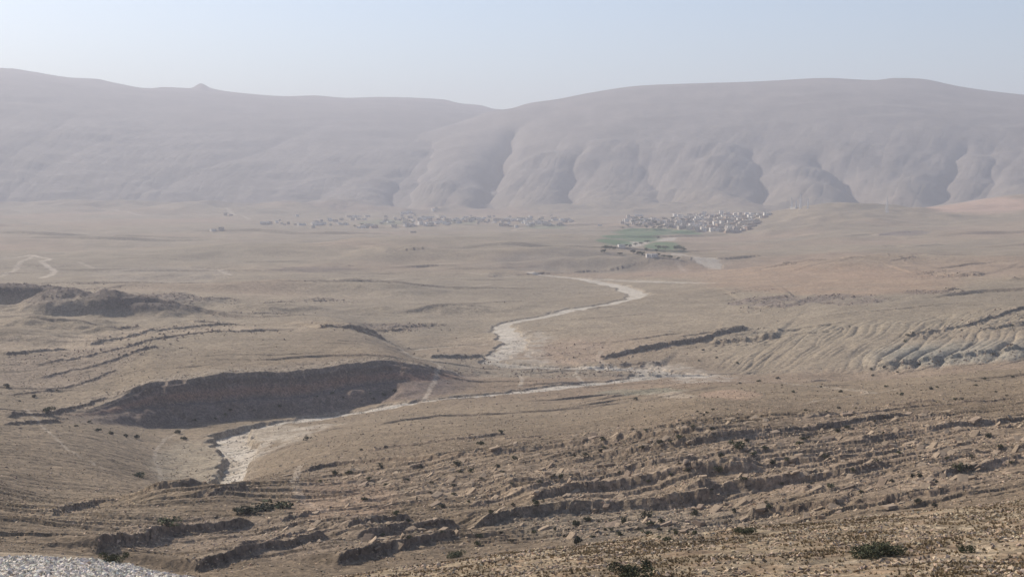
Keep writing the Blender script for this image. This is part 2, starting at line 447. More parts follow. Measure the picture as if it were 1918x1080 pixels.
# ------------------------------------------------------------------ rock ledges (photo line, step height m, how far the bench behind it runs, tumble below)
LEDGES = [
    ([(1007, 882), (1103, 869), (1195, 856), (1278, 847), (1370, 834), (1433, 826), (1500, 817), (1593, 806), (1648, 797), (1733, 787)], 1.5, 14),
    ([(907, 924), (992, 915), (1066, 910), (1121, 902), (1195, 897), (1280, 883), (1352, 872), (1400, 865), (1485, 854)], 1.2, 12),
    ([(1593, 840), (1660, 832), (1720, 823), (1767, 818), (1870, 803), (1950, 790)], 1.1, 12),
    ([(984, 955), (1047, 939), (1107, 927), (1158, 922), (1218, 911), (1280, 905), (1334, 900), (1400, 896), (1450, 890)], 2.3, 14),
    ([(1270, 940), (1293, 935), (1370, 921), (1445, 915), (1508, 904), (1585, 895), (1648, 887), (1690, 882)], 2.1, 14),
    ([(880, 990), (899, 985), (958, 975), (1010, 967), (1066, 960), (1158, 951), (1232, 950), (1290, 944), (1370, 932)], 2.5, 14),
    ([(1395, -209), (1450, -208), (1520, -207), (1590, -206)], 1.7, 10),
    ([(1590, 950), (1630, 946), (1685, 939), (1778, 930), (1840, 922)], 1.0, 8),
    ([(670, 847), (751, 832), (825, 826), (899, 817), (958, 810)], 0.9, 20),
    ([(940, 826), (1018, 819)], 0.7, 12),
    ([(540, 892), (570, 880), (600, 872), (680, 862), (714, 860), (788, 861), (862, 861), (955, 854), (1010, 848), (1095, 842), (1195, 831), (1280, 823), (1333, 815), (1426, 804)], 1.2, 16),
    ([(640, 1008), (703, 997), (770, 988)], 1.6, 10),
    ([(660, 1022), (750, 1008), (806, 996), (860, 985)], 1.4, 9),
    ([(620, 1062), (680, 1047), (732, 1035), (800, 1022), (870, 1010)], 1.8, 12),
    ([(81, 976), (148, 956), (207, 945), (259, 936), (315, 927), (378, 918), (410, 916)], 1.5, 12),
    ([(380, 934), (407, 928), (459, 920)], 1.2, 10),
    ([(165, 1038), (222, 1024), (315, 1006), (389, 993), (481, 978)], 2.3, 14),
    ([(350, 1071), (407, 1054), (518, 1034), (615, 1015)], 2.2, 14),
    ([(520, 976), (581, 963)], 1.1, 9),
    ([(430, 1045), (560, 1018), (640, 1003)], 0.8, 8),
    ([(1740, 905), (1800, 895), (1870, 882), (1930, 872)], 0.9, 9),
    ([(1050, 850), (1160, 838)], 0.7, 9),
    ([(1420, 880), (1500, 868), (1590, 858), (1700, 842)], 0.8, 9),
    ([(800, 905), (900, 893), (1000, 886)], 0.6, 9),
    ([(650, 938), (760, 930), (870, 922), (980, 906)], 0.7, 9),
    ([(880, 958), (960, 945), (1040, 930)], 0.8, 9),
    ([(1500, 800), (1640, 778), (1800, 762), (1930, 748)], 0.6, 14),
    ([(1660, 765), (1760, 757)], 0.7, 12),
    # plateau and plain
    ([(0, 787), (93, 777), (200, 768)], 1.8, 30), ([(0, 797), (48, 796), (110, 790)], 1.3, 30),
    ([(0, 667), (60, 664), (127, 661)], 1.6, 60), ([(150, 660), (177, 657), (300, 649), (400, 641), (463, 636)], 1.8, 60),
    ([(43, 692), (130, 686), (233, 680), (360, 671), (513, 660), (560, 656)], 1.3, 50), ([(60, 714), (180, 706), (300, 699)], 1.4, 40),
    ([(0, 745), (120, 735), (220, 724)], 1.0, 30),
    ([(1120, 678), (1143, 672), (1190, 660), (1240, 648), (1278, 646), (1351, 635), (1411, 616)], 3.0, 70),
    ([(1090, 690), (1130, 687), (1190, 684), (1250, 684)], 2.0, 40),
    ([(1391, 567), (1440, 562), (1491, 557)], 4.0, 90), ([(1711, 550), (1760, 545), (1798, 540)], 2.4, 80),
    ([(1685, 632), (1778, 618), (1860, 598), (1930, 576)], 1.7, 50), ([(1828, 622), (1880, 611), (1930, 602)], 1.7, 40),
    ([(1631, 688), (1690, 682), (1745, 676), (1830, 665), (1930, 652)], 2.4, 45),
    ([(665, 622), (720, 616), (780, 611), (850, 610)], 2.2, 70), ([(655, 655), (690, 650), (725, 645)], 2.6, 60), ([(800, 686), (850, 680), (905, 671)], 2.2, 50),
    ([(900, 522), (960, 517), (1020, 513), (1090, 510), (1150, 507), (1270, 500)], 5.0, 160),
    ([(490, 505), (560, 503), (680, 502)], 4.0, 120), ([(350, 500), (400, 499), (450, 503)], 3.0, 90),
    ([(1440, 720), (1500, 716), (1560, 711)], 0.8, 20), ([(1640, 442), (1700, 440), (1745, 438)], 7.0, 90),
    ([(360, 436), (400, 433), (440, 435)], 6.0, 120),
]
rl_ = random.Random(21)
for _ in range(46):
    v_ = rl_.uniform(455, 640) if rl_.random() < .6 else rl_.uniform(530, 660)
    u_ = rl_.uniform(0, 1900); n_ = rl_.uniform(50, 170) * (1.0 if v_ > 520 else .8)
    if (850 < u_ + n_ and u_ < 1320 and 500 < v_ < 720) or (u_ + n_ > 1560 and v_ > 545):
        continue
    sl_ = rl_.uniform(-.10, .02)
    LEDGES.append(([(u_ + n_ * q / 3, v_ + n_ * q / 3 * sl_ + rl_.uniform(-1, 1)) for q in range(4)], rl_.uniform(1.2, 3.2) * (1 if v_ > 520 else 1.6), 60 if v_ > 520 else 140))
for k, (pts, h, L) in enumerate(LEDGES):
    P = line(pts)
    rr_ = np.hypot(P[:, 0], P[:, 1])
    if rr_.mean() > 700 and np.abs(np.diff(np.log(rr_))).max() > 0.04:
        continue                      # the line would jump from one rise to another
    dm = float(np.hypot(P[:, 0], P[:, 1]).mean())
    sc = min(max(1.0, dm / 260.0), 2.2)
    for _ in range(4):
        P[1:-1] = 0.25 * P[:-2] + 0.5 * P[1:-1] + 0.25 * P[2:]
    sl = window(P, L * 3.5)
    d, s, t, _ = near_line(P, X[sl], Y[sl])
    jit = (0.32 * sc * fbm(X[sl] / (6.0 * sc), Y[sl] / (6.0 * sc), 4, 300 + k) + 0.12 * sc * np.sign(perlin(X[sl] / (1.7 * sc), Y[sl] / (1.7 * sc), 360 + k)))
    s = s + jit
    ends = sstep(0, 0.10, t) * (1 - sstep(0.9, 1.0, t))
    brk = (np.clip(0.95 + 0.4 * perlin(X[sl] / (18 * sc), Y[sl] / (40 * sc), 420 + k), 0.6, 1.2) if dm < 900 else np.clip(0.6 + 0.9 * perlin(X[sl] / 26, Y[sl] / 60, 420 + k), 0.05, 1.2)) * (1 + 0.08 * fbm(X[sl] / 2.4, Y[sl] / 2.4, 2, 480 + k))
    w = 0.2 * sc
    h = h * (0.82 if dm < 400 else 0.8 if dm < 1000 else 0.5)
    step = 0.7 * sstep(-w, 0.3 * w, s) + 0.3 * sstep(-3.4 * w, -2.4 * w, s)
    Z[sl] += h * ends * brk * step * np.exp(-np.clip(s, 0, None) / L) * (np.abs(t - 0.5) < 0.4999)
    # hard rock on step and lip, the step's colour darkened further as painted shade
    lip = np.exp(-((s - 0.5 * sc) / (1.6 * sc)) ** 2) * ends
    tint(sl, lip * 0.45, (0.33, 0.255, 0.185))
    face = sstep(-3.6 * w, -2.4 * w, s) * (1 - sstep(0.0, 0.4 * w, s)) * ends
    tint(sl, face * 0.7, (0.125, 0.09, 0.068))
    tumble = np.exp(-np.clip(-s, 0, None) / (5 * sc)) * (s < 0.5) + np.exp(-np.clip(s, 0, None) / (2.0 * sc)) * (s >= 0.5)
    STONY[sl] = np.maximum(STONY[sl], 0.8 * tumble * ends * np.clip(h / 1.6, 0.3, 1) * (np.abs(t - 0.5) < 0.4999))

# thin benches of bedded rock between the named ledges
_a, _b = line([(1007, 882), (1010, 882)])[0], line([(1730, 787), (1733, 787)])[0]
_sx, _sy = (_b - _a) / np.hypot(*(_b - _a))
sl = (slice(int(np.searchsorted(DR, 185)), int(np.searchsorted(DR, 345))), slice(0, NC))
sv = -(X[sl] - _a[0]) * _sy + (Y[sl] - _a[1]) * _sx + 2.2 * fbm(X[sl] / 30, Y[sl] / 30, 3, 471) + 0.4 * fbm(X[sl] / 3, Y[sl] / 3, 3, 472)
al = (X[sl] - _a[0]) * _sx + (Y[sl] - _a[1]) * _sy
bm_ = sstep(188, 205, D2[sl]) * (1 - sstep(290, 330, D2[sl]))
for per, hh_, sd in ((6.1, 0.68, 473), (3.7, 0.40, 474)):
    fr = sv / per; fr = fr - np.floor(fr)
    saw = (1 - fr) * sstep(0.0, 0.03, fr)
    amp = np.clip(0.45 + 1.2 * perlin(al / 48, sv / 9, sd), 0, 1.3)
    Z[sl] += bm_ * hh_ * amp * saw
    STONY[sl] = np.maximum(STONY[sl], bm_ * amp * 0.55 * (fr > 0.7))

# low worn terraces of the plain
for lo_, hi_, per, hh_, sd, wl in ((400, 1000, 27.0, 1.0, 481, 120), (900, 2200, 75.0, 3.0, 482, 240), (1900, 4200, 190.0, 7.0, 483, 520)):
    sl = (slice(int(np.searchsorted(DR, lo_)), int(np.searchsorted(DR, hi_))), slice(0, NC))
    sv = Y[sl] - 0.25 * X[sl] + per * 0.9 * fbm(X[sl] / (per * 5), Y[sl] / (per * 5), 4, sd)
    fr = sv / per; fr = fr - np.floor(fr)
    amp = np.clip(-0.05 + 1.5 * perlin(X[sl] / wl, Y[sl] / (per * 1.3), sd + 10), 0, 1.1) * sstep(lo_, lo_ * 1.15, D2[sl]) * (1 - sstep(hi_ * .85, hi_, D2[sl])) * valley[sl]
    Z[sl] += hh_ * amp * (1 - fr) * sstep(0.0, 0.05, fr)
    tint(sl, amp * (np.exp(-((fr - 0.02) / 0.05) ** 2)) * 0.45, (0.16, 0.122, 0.097))
    STONY[sl] = np.maximum(STONY[sl], amp * 0.5 * (fr > 0.93))

# ------------------------------------------------------------------ ribs and rills of the marl slope on the right
rg = sstep(690, 722, D2) * (1 - sstep(830, 900, D2)) * sstep(1290, 1420, U2)
wx = X + 6 * perlin(X / 60, Y / 60, 501); 
q = wx * 0.87 - Y * 0.49
rib = np.abs(perlin(q / 5.0 + 0.35 * perlin(X / 30, Y / 30, 508), (X * 0.49 + Y * 0.87) / 120, 502)) * 2
rib2 = np.abs(perlin(q / 11 + 0.35 * perlin(X / 40, Y / 40, 509), (X * 0.49 + Y * 0.87) / 150, 503)) * 2
big = sstep(1560, 1720, U2) * sstep(695, 715, D2) * (1 - sstep(740, 785, D2))
Z += 0.7 * rg * (0.45 + 0.9 * np.clip(0.5 + perlin(X / 35, Y / 35, 507), 0, 1)) * (-0.6 * (1 - np.clip(rib, 0, 1)) ** 2 - 0.8 * (1 - np.clip(rib2, 0, 1)) ** 2) - big * rg * 1.6 * (1 - np.clip(rib2, 0, 1)) ** 1.6
tint(np.s_[:, :], rg * 0.5, (0.29, 0.24, 0.175))
tint(np.s_[:, :], 0.7 * big * rg * np.clip(0.75 + 0.4 * perlin(X / 40, Y / 40, 504), 0, 0.95), (0.265, 0.25, 0.205))
# small rills on the hillside at the lower left
rl = sstep(300, 340, D2) * (1 - sstep(450, 520, D2)) * (1 - sstep(280, 380, U2))
q = X * 0.55 - Y * 0.83 + 3 * perlin(X / 30, Y / 30, 511)
Z += rl * (-0.5 * (1 - np.clip(np.abs(perlin(q / 6.0, (X + Y) / 60, 512)) * 2.2, 0, 1)) ** 2)
del rib, rib2, wx, q

# ------------------------------------------------------------------ dry riverbed
WASH = (0.48, 0.425, 0.355)
RIVERS = [
    # photo point, half width in metres
    ([(376, 914, 4.2), (410, 890, 4.6), (440, 868, 4.6), (462, 850, 4.6), (445, 836, 6), (425, 822, 7.5), (412, 813, 6), (440, 806, 4), (500, 800, 5), (560, 787, 6.5), (620, 774, 6.5), (700, 763, 6), (800, 749, 6), (900, 739, 6), (1000, 729, 6), (1100, 719, 6.5), (1180, 712, 7.5), (1230, 704, 10)], 1.7, 0.9),
    ([(1300, 705, 10), (1240, 697, 11), (1200, 692, 8), (1150, 690, 7.5), (1050, 689, 7.5), (960, 686, 9), (900, 684, 6), (925, 668, 7.5), (960, 657, 9.5), (980, 645, 8.5), (965, 632, 7.5), (945, 621, 7.5), (912, 611, 7), (960, 602, 6), (1040, 588, 7), (1100, 576, 9), (1160, 564, 7), (1215, 555, 9), (1200, 548, 9), (1170, 538, 8), (1110, 525, 9), (1050, 517, 9), (995, 514, 7)], 1.3, 0.92),
    ([(1265, 486, 10), (1300, 492, 18), (1325, 497, 22), (1340, 501, 9)], 1.0, 0.7),
    ([(1335, 531, 7), (1270, 530, 9), (1200, 527, 9), (1130, 524, 9)], 0.8, 0.55),
    ([(1150, 469, 18), (1190, 466, 25), (1215, 458, 22), (1240, 451, 25), (1260, 446, 12)], 1.0, 0.8),
    ([(700, 668, 2.2), (780, 651, 2.2), (850, 646, 2.2), (905, 645, 2.5)], 0.8, 0.4),
]
for k, (pts, dep, amt) in enumerate(RIVERS):
    P = line(pts); W = dens([p[2] for p in pts], pts)
    # straighten the steps that ray hits leave in the line
    for _ in range(2):
        P[1:-1] = 0.25 * P[:-2] + 0.5 * P[1:-1] + 0.25 * P[2:]
    sl = window(P, 40 if k > 1 else 26)
    d, s, t, w = near_line(P, X[sl], Y[sl], W)
    sc = 1 + D2[sl] / 900
    e = d + w * (0.38 * fbm(X[sl] / (5 * sc), Y[sl] / (4 * sc), 3, 600 + k) + 0.15 * perlin(X[sl] / 18, Y[sl] / 18, 620 + k))
    dv = (1.5 - 1.0 * sstep(430, 540, U2[sl])) if k == 0 else 0.75
    Z[sl] -= dv * dep * (1 - sstep(w * 0.92, w * 1.0 + 0.9 * sc, e)) * (np.abs(t - 0.5) < 0.5) * (0.55 + 0.45 * sstep(0, .03, t) * (1 - sstep(.97, 1, t)))
    m = 1 - sstep(w * 0.75, w * 1.02, e)
    tint(sl, m * amt * np.clip(0.98 + 0.5 * fbm(X[sl] / 7, Y[sl] / 7, 4, 640 + k), 0.15, 1.05), WASH)
    fringe = (1 - sstep(w * 1.0, w * 1.9, e)) * 0.35
    tint(sl, fringe * amt * (1 - m), (0.36, 0.30, 0.235))
    if k < 3:
        KIND[sl] = np.where((m > 0.5), 1, KIND[sl])
# braided gravel beside the upper reach
for pts, wd in [([(1000, 690), (985, 670), (975, 655), (1000, 640), (985, 628)], 12), ([(1235, 690), (1290, 700), (1340, 713)], 14), ([(470, 850), (520, 820), (600, 800)], 9)]:
    P = line(pts); sl = window(P, 50)
    d, s, t, _ = near_line(P, X[sl], Y[sl])
    tint(sl, np.clip((1 - sstep(wd * .5, wd * 1.5, d)) * (0.45 + 0.8 * fbm(X[sl] / 7, Y[sl] / 12, 3, 651)), 0, .7), (0.40, 0.34, 0.275))

# ------------------------------------------------------------------ tracks
TRACKS = [
    ([(680, 666), (745, 676), (790, 690), (826, 708), (815, 726), (798, 742), (788, 752)], 1.1, 0.5),
    ([(826, 711), (870, 712), (930, 706)], 1.0, 0.4),
    ([(40, 768), (66, 794), (86, 812), (124, 847), (156, 861), (190, 881)], 0.55, 0.4),
    ([(296, 902), (293, 880), (284, 858), (287, 840), (305, 822), (340, 806), (390, 800)], 0.6, 0.38),
    ([(975, 724), (978, 710), (972, 704)], 1.0, 0.6), ([(1090, 716), (1076, 703), (1084, 693)], 1.0, 0.6),
    ([(560, 870), (545, 905), (560, 935), (620, 960), (680, 985)], 0.8, 0.45),
    ([(0, 482), (60, 479), (100, 485), (78, 492), (105, 502), (98, 512), (80, 520)], 3.5, 0.85), ([(60, 480), (30, 500), (0, 514)], 3.0, 0.6),
    ([(80, 478), (180, 470), (245, 465)], 3.0, 0.4), ([(145, 490), (190, 500)], 3.0, 0.4), ([(370, 503), (415, 508), (433, 520)], 3.5, 0.7),
    ([(395, 395), (440, 403), (470, 411)], 5.0, 0.6), ([(540, 422), (600, 420), (560, 424)], 6.0, 0.5), ([(60, 392), (150, 394), (275, 404)], 6.0, 0.5),
    ([(960, 434), (1030, 422), (1080, 417)], 5.0, 0.7), ([(763, 411), (790, 421)], 5.0, 0.8), ([(790, 395), (820, 405)], 5, 0.8), ([(825, 398), (925, 401), (820, 400)], 6.0, 0.75),
    ([(735, 424), (755, 428)], 5, .8), ([(1275, 490), (1270, 502), (1285, 507)], 3, 0.5),
    ([(1430, 760), (1560, 742), (1680, 730)], 0.8, 0.25), ([(1500, 1015), (1640, 1000), (1800, 970), (1930, 955)], 0.5, 0.5), ([(1278, 1078), (1450, 1060), (1600, 1050), (1720, 1040), (1930, 1018)], 0.6, 0.6),
    ([(870, 515), (930, 520), (960, 518)], 4, 0.4), ([(885, 537), (915, 534)], 3, 0.6), ([(720, 527), (750, 523)], 4, 0.5),
    ([(1140, 690), (1120, 675), (1128, 662)], 1.5, .4), ([(1460, 722), (1560, 726), (1640, 735)], 1.5, .3),
]
for k, (pts, hw, amt) in enumerate(TRACKS):
    P = line(pts); sl = window(P, hw * 6 + 4)
    d, s, t, _ = near_line(P, X[sl], Y[sl])
    d = d + hw * 0.5 * fbm(X[sl] / (hw * 3), Y[sl] / (hw * 3), 2, 700 + k)
    m = (1 - sstep(hw * 0.7, hw * 1.4, d)) * (D2[sl] < 4450)
    tint(sl, m * amt * np.clip(0.9 + .5 * perlin(X[sl] / (hw * 5), Y[sl] / (hw * 5), 730 + k), 0.2, 1), (0.46, 0.385, 0.305))
    if amt >= 0.5:
        KIND[sl] = np.where((m > 0.5) & (KIND[sl] == 0), 3, KIND[sl])

# ------------------------------------------------------------------ patches of other ground, given as blobs (photo centre, half sizes in px, colour, strength)
def patch(u, v, w, h, rgb, amt, kind=None, stony=0.0, nz=0.6, V=None):
    j0 = np.clip(np.searchsorted(UC, [u - w * 1.6, u + w * 1.6]), 0, NC)
    Vs = VB[:, j0[0]:j0[1]]
    Us = U2[:, j0[0]:j0[1]]
    q = ((Us - u) / w) ** 2 + ((Vs - v) / h) ** 2
    sl = np.s_[:, j0[0]:j0[1]]
    ok = (D2[sl] > 50) & (D2[sl] < 4400) & (q < 3)
    sc = 60 * max(0.2, float(D2[hit(u, v)[1], 5]) / 2600)
    m = np.where(ok, np.clip((1 - sstep(0.45, 1.25, q)) * (1 + nz * fbm(X[sl] / sc, Y[sl] / sc, 4, int(u) % 90)), 0, 1), 0).astype(np.float32)
    tint(sl, m * amt, rgb)
    if kind is not None:
        KIND[sl] = np.where(m > 0.5, kind, KIND[sl])
    if stony:
        STONY[sl] = np.maximum(STONY[sl], m * stony)


GREEN = (0.085, 0.145, 0.065)
for u, v, w, h in [(1215, 436, 75, 7), (1180, 447, 60, 7), (1150, 462, 36, 3), (1165, 470, 36, 4), (1285, 437, 30, 3), (1240, 466, 36, 4), (1200, 456, 40, 5)]:
    patch(u, v, w, h, GREEN, 0.9, kind=4, nz=0.55)
for u, v, w, h in [(1255, 475, 40, 6), (1020, 425, 40, 8), (720, 418, 50, 5), (860, 416, 40, 4)]:
    patch(u, v, w, h, (0.14, 0.17, 0.10), 0.55, nz=.8)
patch(1560, 530, 260, 26, (0.33, 0.222, 0.152), 0.6)
patch(1300, 512, 130, 12, (0.33, 0.228, 0.16), 0.45)
patch(1790, 385, 150, 18, (0.46, 0.31, 0.235), 0.75)
patch(1440, 568, 85, 9, (0.17, 0.135, 0.115), 0.8, stony=0.6, nz=1.5)
patch(1500, 562, 60, 6, (0.17, 0.135, 0.115), 0.6, stony=0.5, nz=1.5)
patch(1590, 562, 80, 11, (0.19, 0.15, 0.125), 0.65, stony=0.5, nz=1.5)
patch(1750, 547, 60, 5, (0.19, 0.145, 0.115), 0.6, stony=.5, nz=1.4)
patch(590, 507, 90, 5, (0.16, 0.125, 0.105), 0.7, stony=.6)
patch(740, 614, 70, 6, (0.18, 0.14, 0.115), 0.6, stony=.6)
patch(1080, 500, 200, 12, (0.17, 0.145, 0.12), 0.65)
patch(1150, 452, 60, 4, (0.13, 0.115, 0.11), 0.6)
patch(1690, 441, 55, 4, (0.15, 0.12, 0.115), 0.75, nz=.3)
patch(1200, 735, 90, 8, (0.225, 0.215, 0.16), 0.6)
patch(1260, 742, 50, 4, (0.42, 0.34, 0.26), 0.5)
patch(1370, 740, 60, 8, (0.37, 0.25, 0.18), 0.55)
patch(1080, 662, 70, 22, (0.33, 0.24, 0.18), 0.45, stony=.2, nz=1.3)
patch(900, 690, 160, 18, (0.255, 0.215, 0.165), 0.5)
patch(1100, 700, 180, 10, (0.22, 0.19, 0.15), 0.45, stony=.4)
patch(300, 515, 140, 20, (0.31, 0.26, 0.215), 0.4)
patch(250, 655, 330, 14, (0.37, 0.285, 0.205), 0.5)
patch(500, 812, 85, 15, (0.38, 0.32, 0.25), 0.6)
patch(425, 858, 26, 16, (0.28, 0.225, 0.165), 0.6, nz=1.1)
patch(440, 825, 40, 8, (0.33, 0.27, 0.205), 0.5, nz=1.2)
patch(350, 870, 80, 45, (0.31, 0.265, 0.20), 0.5, stony=.12)
patch(110, 700, 160, 40, (0.235, 0.18, 0.14), 0.5, stony=.35)
# stony slopes of the foreground
patch(900, 905, 360, 50, (0.275, 0.205, 0.145), 0.55, stony=0.55)
patch(1250, 890, 300, 95, (0.265, 0.2, 0.145), 0.55, stony=0.6)
patch(1650, 860, 330, 85, (0.275, 0.205, 0.15), 0.55, stony=0.55)
patch(1200, 985, 300, 35, (0.25, 0.205, 0.155), 0.6, stony=0.7)
patch(500, 1010, 330, 45, (0.23, 0.175, 0.13), 0.6, stony=0.45)
patch(640, 940, 110, 45, (0.31, 0.215, 0.15), 0.6)
patch(180, 950, 180, 60, (0.265, 0.20, 0.135), 0.5)
# pale scree at the lower left corner of the near slope, dry scrub on the near brow
nearm = (1 - sstep(118, 140 + 45 * sstep(1350, 1600, U2), D2 + 12 * n2 * sstep(1350, 1600, U2))) * sstep(30, 60, D2)
scree = (1 - sstep(121, 128, D2)) * (1 - sstep(300, 380, U2)) * sstep(70, 90, D2)
sl = np.s_[:, :]
tint(sl, scree * np.clip(0.9 + 0.3 * n2, 0, 1), (0.47, 0.43, 0.385))
brow = nearm * sstep(480, 620, U2)
tint(sl, brow * 0.75, (0.265, 0.2, 0.128))
tint(sl, brow * np.clip(0.2 + 1.2 * fbm(X / 3.0, Y / 3.0, 3, 801), 0, .6), (0.25, 0.165, 0.105))
tint(sl, brow * np.clip(-0.1 + 1.2 * fbm(X / 1.6, Y / 2.0, 3, 811), 0, .7), (0.35, 0.28, 0.195))

# ------------------------------------------------------------------ fine relief
def band(a, b):
    r0, r1 = int(np.searchsorted(DR, a)), int(np.searchsorted(DR, b))
    return np.s_[r0:r1, :]


b = band(20, 1700)
x, y, dd, st = X[b], Y[b], D2[b], STONY[b]
fade = sstep(20, 60, dd)
Z[b] += fade * (0.25 + 0.25 * st) * fbm(x / 9, y / 9, 2, 901) * (KIND[b] != 1)
b = band(40, 960)
x, y, dd, st = X[b], Y[b], D2[b], STONY[b]
Z[b] += (0.05 + 0.15 * st) * fbm(x / 2.6, y / 2.6, 2, 911) * np.where(KIND[b] == 1, 0.4, 1)
b = band(45, 480)
x, y, dd, st = X[b], Y[b], D2[b], STONY[b]
Z[b] += (0.035 + 0.10 * st) * fbm(x / 0.9, y / 0.9, 2, 921)
b = band(50, 130)
x, y = X[b], Y[b]
Z[b] += 0.03 * np.clip(perlin(x / 0.35, y / 0.35, 931), -0.2, 1)
b = band(700, 4500)
Z[b] += np.clip(STONY[b], 0, 1) * 0.9 * fbm(X[b] / 5, Y[b] / 5, 2, 941)
V = rows_of(Z)

# ------------------------------------------------------------------ mesh of the land, cut into the named pieces of the setting
# outer ring: coarse columns right round the camera so that the land closes behind it
gapn = 90
az_out = np.linspace(AZ[-1], AZ[0] + 2 * math.pi, gapn + 2)[1:-1]
w_out = np.linspace(0, 1, gapn + 2)[1:-1].astype(np.float32)
w_out = w_out * w_out * (3 - 2 * w_out)
Xo = (DR[:, None] * np.sin(az_out)).astype(np.float32); Yo = (DR[:, None] * np.cos(az_out)).astype(np.float32)
Zo = Z[:, -1:] * (1 - w_out) + Z[:, :1] * w_out
Zo += sstep(30, 400, DR)[:, None].astype(np.float32) * 2.0 * fbm(Xo / 60, Yo / 60, 3, 951)
Co = COL[:, -1:, :] * (1 - w_out)[None, :, None] + COL[:, :1, :] * w_out[None, :, None]
Ko = np.where(DR[:, None] > 4700, 2, 0) * np.ones((1, gapn), np.int8)
AX = np.concatenate([X, Xo], 1); AY = np.concatenate([Y, Yo], 1); AZc = np.concatenate([Z, Zo], 1)
AC = np.clip(np.concatenate([COL, Co], 1), 0.01, 0.9); AK = np.concatenate([KIND, Ko], 1).astype(np.int8)
NA = AX.shape[1]
co = np.stack([AX, AY, AZc], -1).reshape(-1, 3).astype(np.float32)
cc = np.concatenate([AC, np.ones(AC.shape[:2] + (1,))], -1).reshape(-1, 4).astype(np.float32)
jj = np.arange(NA); jn = (jj + 1) % NA
ii = np.arange(NR - 1)
quad = np.stack([ii[:, None] * NA + jj, ii[:, None] * NA + jn, (ii[:, None] + 1) * NA + jn, (ii[:, None] + 1) * NA + jj], -1).reshape(-1, 4)
fk = AK[:-1, :].reshape(-1)


def grid_mesh(name, q, mat, kind='structure'):
    used = np.zeros(len(co), bool); used[q.ravel()] = True
    remap = np.cumsum(used) - 1
    v = co[used]; c = cc[used]; q = remap[q].astype(np.int32)
    me = bpy.data.meshes.new(name)
    me.vertices.add(len(v)); me.vertices.foreach_set("co", v.ravel())
    me.loops.add(q.size); me.loops.foreach_set("vertex_index", q.ravel())
    me.polygons.add(len(q)); me.polygons.foreach_set("loop_start", np.arange(0, q.size, 4, dtype=np.int32))
    me.update(calc_edges=True)
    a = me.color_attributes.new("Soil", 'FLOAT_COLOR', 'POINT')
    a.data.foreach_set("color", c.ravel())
    me.materials.append(mat)
    o = bpy.data.objects.new(name, me); o["kind"] = kind
    C.objects.link(o)
    return o


def new_mat(name):
    m = bpy.data.materials.new(name); m.use_nodes = True
    nt = m.node_tree
    b = nt.nodes["Principled BSDF"]
    b.inputs["Roughness"].default_value = 0.95
    b.inputs["Specular IOR Level"].default_value = 0.12
    return m, nt, b


def soil_material(name, bump=0.10, speck=0.30, fine=0.35):
    m, nt, b = new_mat(name)
    N = nt.nodes.new; L = nt.links.new
    at = N("ShaderNodeAttribute"); at.attribute_name = "Soil"
    tc = N("ShaderNodeNewGeometry")
    def noise(scale, detail=4, rough=0.6):
        n = N("ShaderNodeTexNoise"); n.inputs["Scale"].default_value = scale
        n.inputs["Detail"].default_value = detail; n.inputs["Roughness"].default_value = rough
        L(tc.outputs["Position"], n.inputs["Vector"])
        return n
    def ramp(src, a, bb, lo, hi):
        r = N("ShaderNodeMapRange"); r.inputs["From Min"].default_value = a; r.inputs["From Max"].default_value = bb
        r.inputs["To Min"].default_value = lo; r.inputs["To Max"].default_value = hi
        L(src, r.inputs["Value"]); return r.outputs[0]
    na = noise(0.035, 5); nb = noise(0.35, 5); ncn = noise(2.2, 4, .7)
    vor = N("ShaderNodeTexVoronoi"); vor.inputs["Scale"].default_value = 1.3; L(tc.outputs["Position"], vor.inputs["Vector"])
    f = ramp(na.outputs[0], 0.3, 0.7, 0.86, 1.14)
    g = ramp(nb.outputs[0], 0.3, 0.7, 1 - fine * .6, 1 + fine * .6)
    h = ramp(ncn.outputs[0], 0.3, 0.7, 1 - fine, 1 + fine)
    sp = N("ShaderNodeSeparateColor"); L(vor.outputs["Color"], sp.inputs[0])
    s = ramp(sp.outputs[0], 0.0, 1.0, 1 - speck, 1 + speck)
    def mul(p, q):
        mm = N("ShaderNodeMath"); mm.operation = 'MULTIPLY'; L(p, mm.inputs[0]); L(q, mm.inputs[1]); return mm.outputs[0]
    k = mul(mul(f, g), mul(h, s))
    vm = N("ShaderNodeVectorMath"); vm.operation = 'SCALE'; L(at.outputs["Color"], vm.inputs[0]); L(k, vm.inputs["Scale"])
    L(vm.outputs[0], b.inputs["Base Color"])
    hgt = N("ShaderNodeMath"); hgt.operation = 'ADD'; L(nb.outputs[0], hgt.inputs[0]); L(mul(ncn.outputs[0], ramp(na.outputs[0], 0, 1, .3, .3)), hgt.inputs[1])
    bp = N("ShaderNodeBump"); bp.inputs["Strength"].default_value = 0.9; bp.inputs["Distance"].default_value = bump * 5
    L(hgt.outputs[0], bp.inputs["Height"]); L(bp.outputs[0], b.inputs["Normal"])
    return m


M_soil = soil_material("dry_soil")
M_wash = soil_material("pale_gravel", bump=0.06, speck=0.22, fine=0.22)
M_mount = soil_material("hazy_rock", bump=0.12, speck=0.1, fine=0.2)
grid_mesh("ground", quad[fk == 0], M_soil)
grid_mesh("riverbed", quad[fk == 1], M_wash)
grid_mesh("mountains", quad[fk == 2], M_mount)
grid_mesh("path", quad[fk == 3], M_soil)
grid_mesh("farmland", quad[fk == 4], M_soil, 'stuff')
del quad, co, cc

# ------------------------------------------------------------------ helpers for things
def link_mesh(name, me, parent=None, mat=None):
    o = bpy.data.objects.new(name, me); C.objects.link(o)
    if parent is not None:
        o.parent = parent
    if mat is not None and not me.materials:
        me.materials.append(mat)
    return o


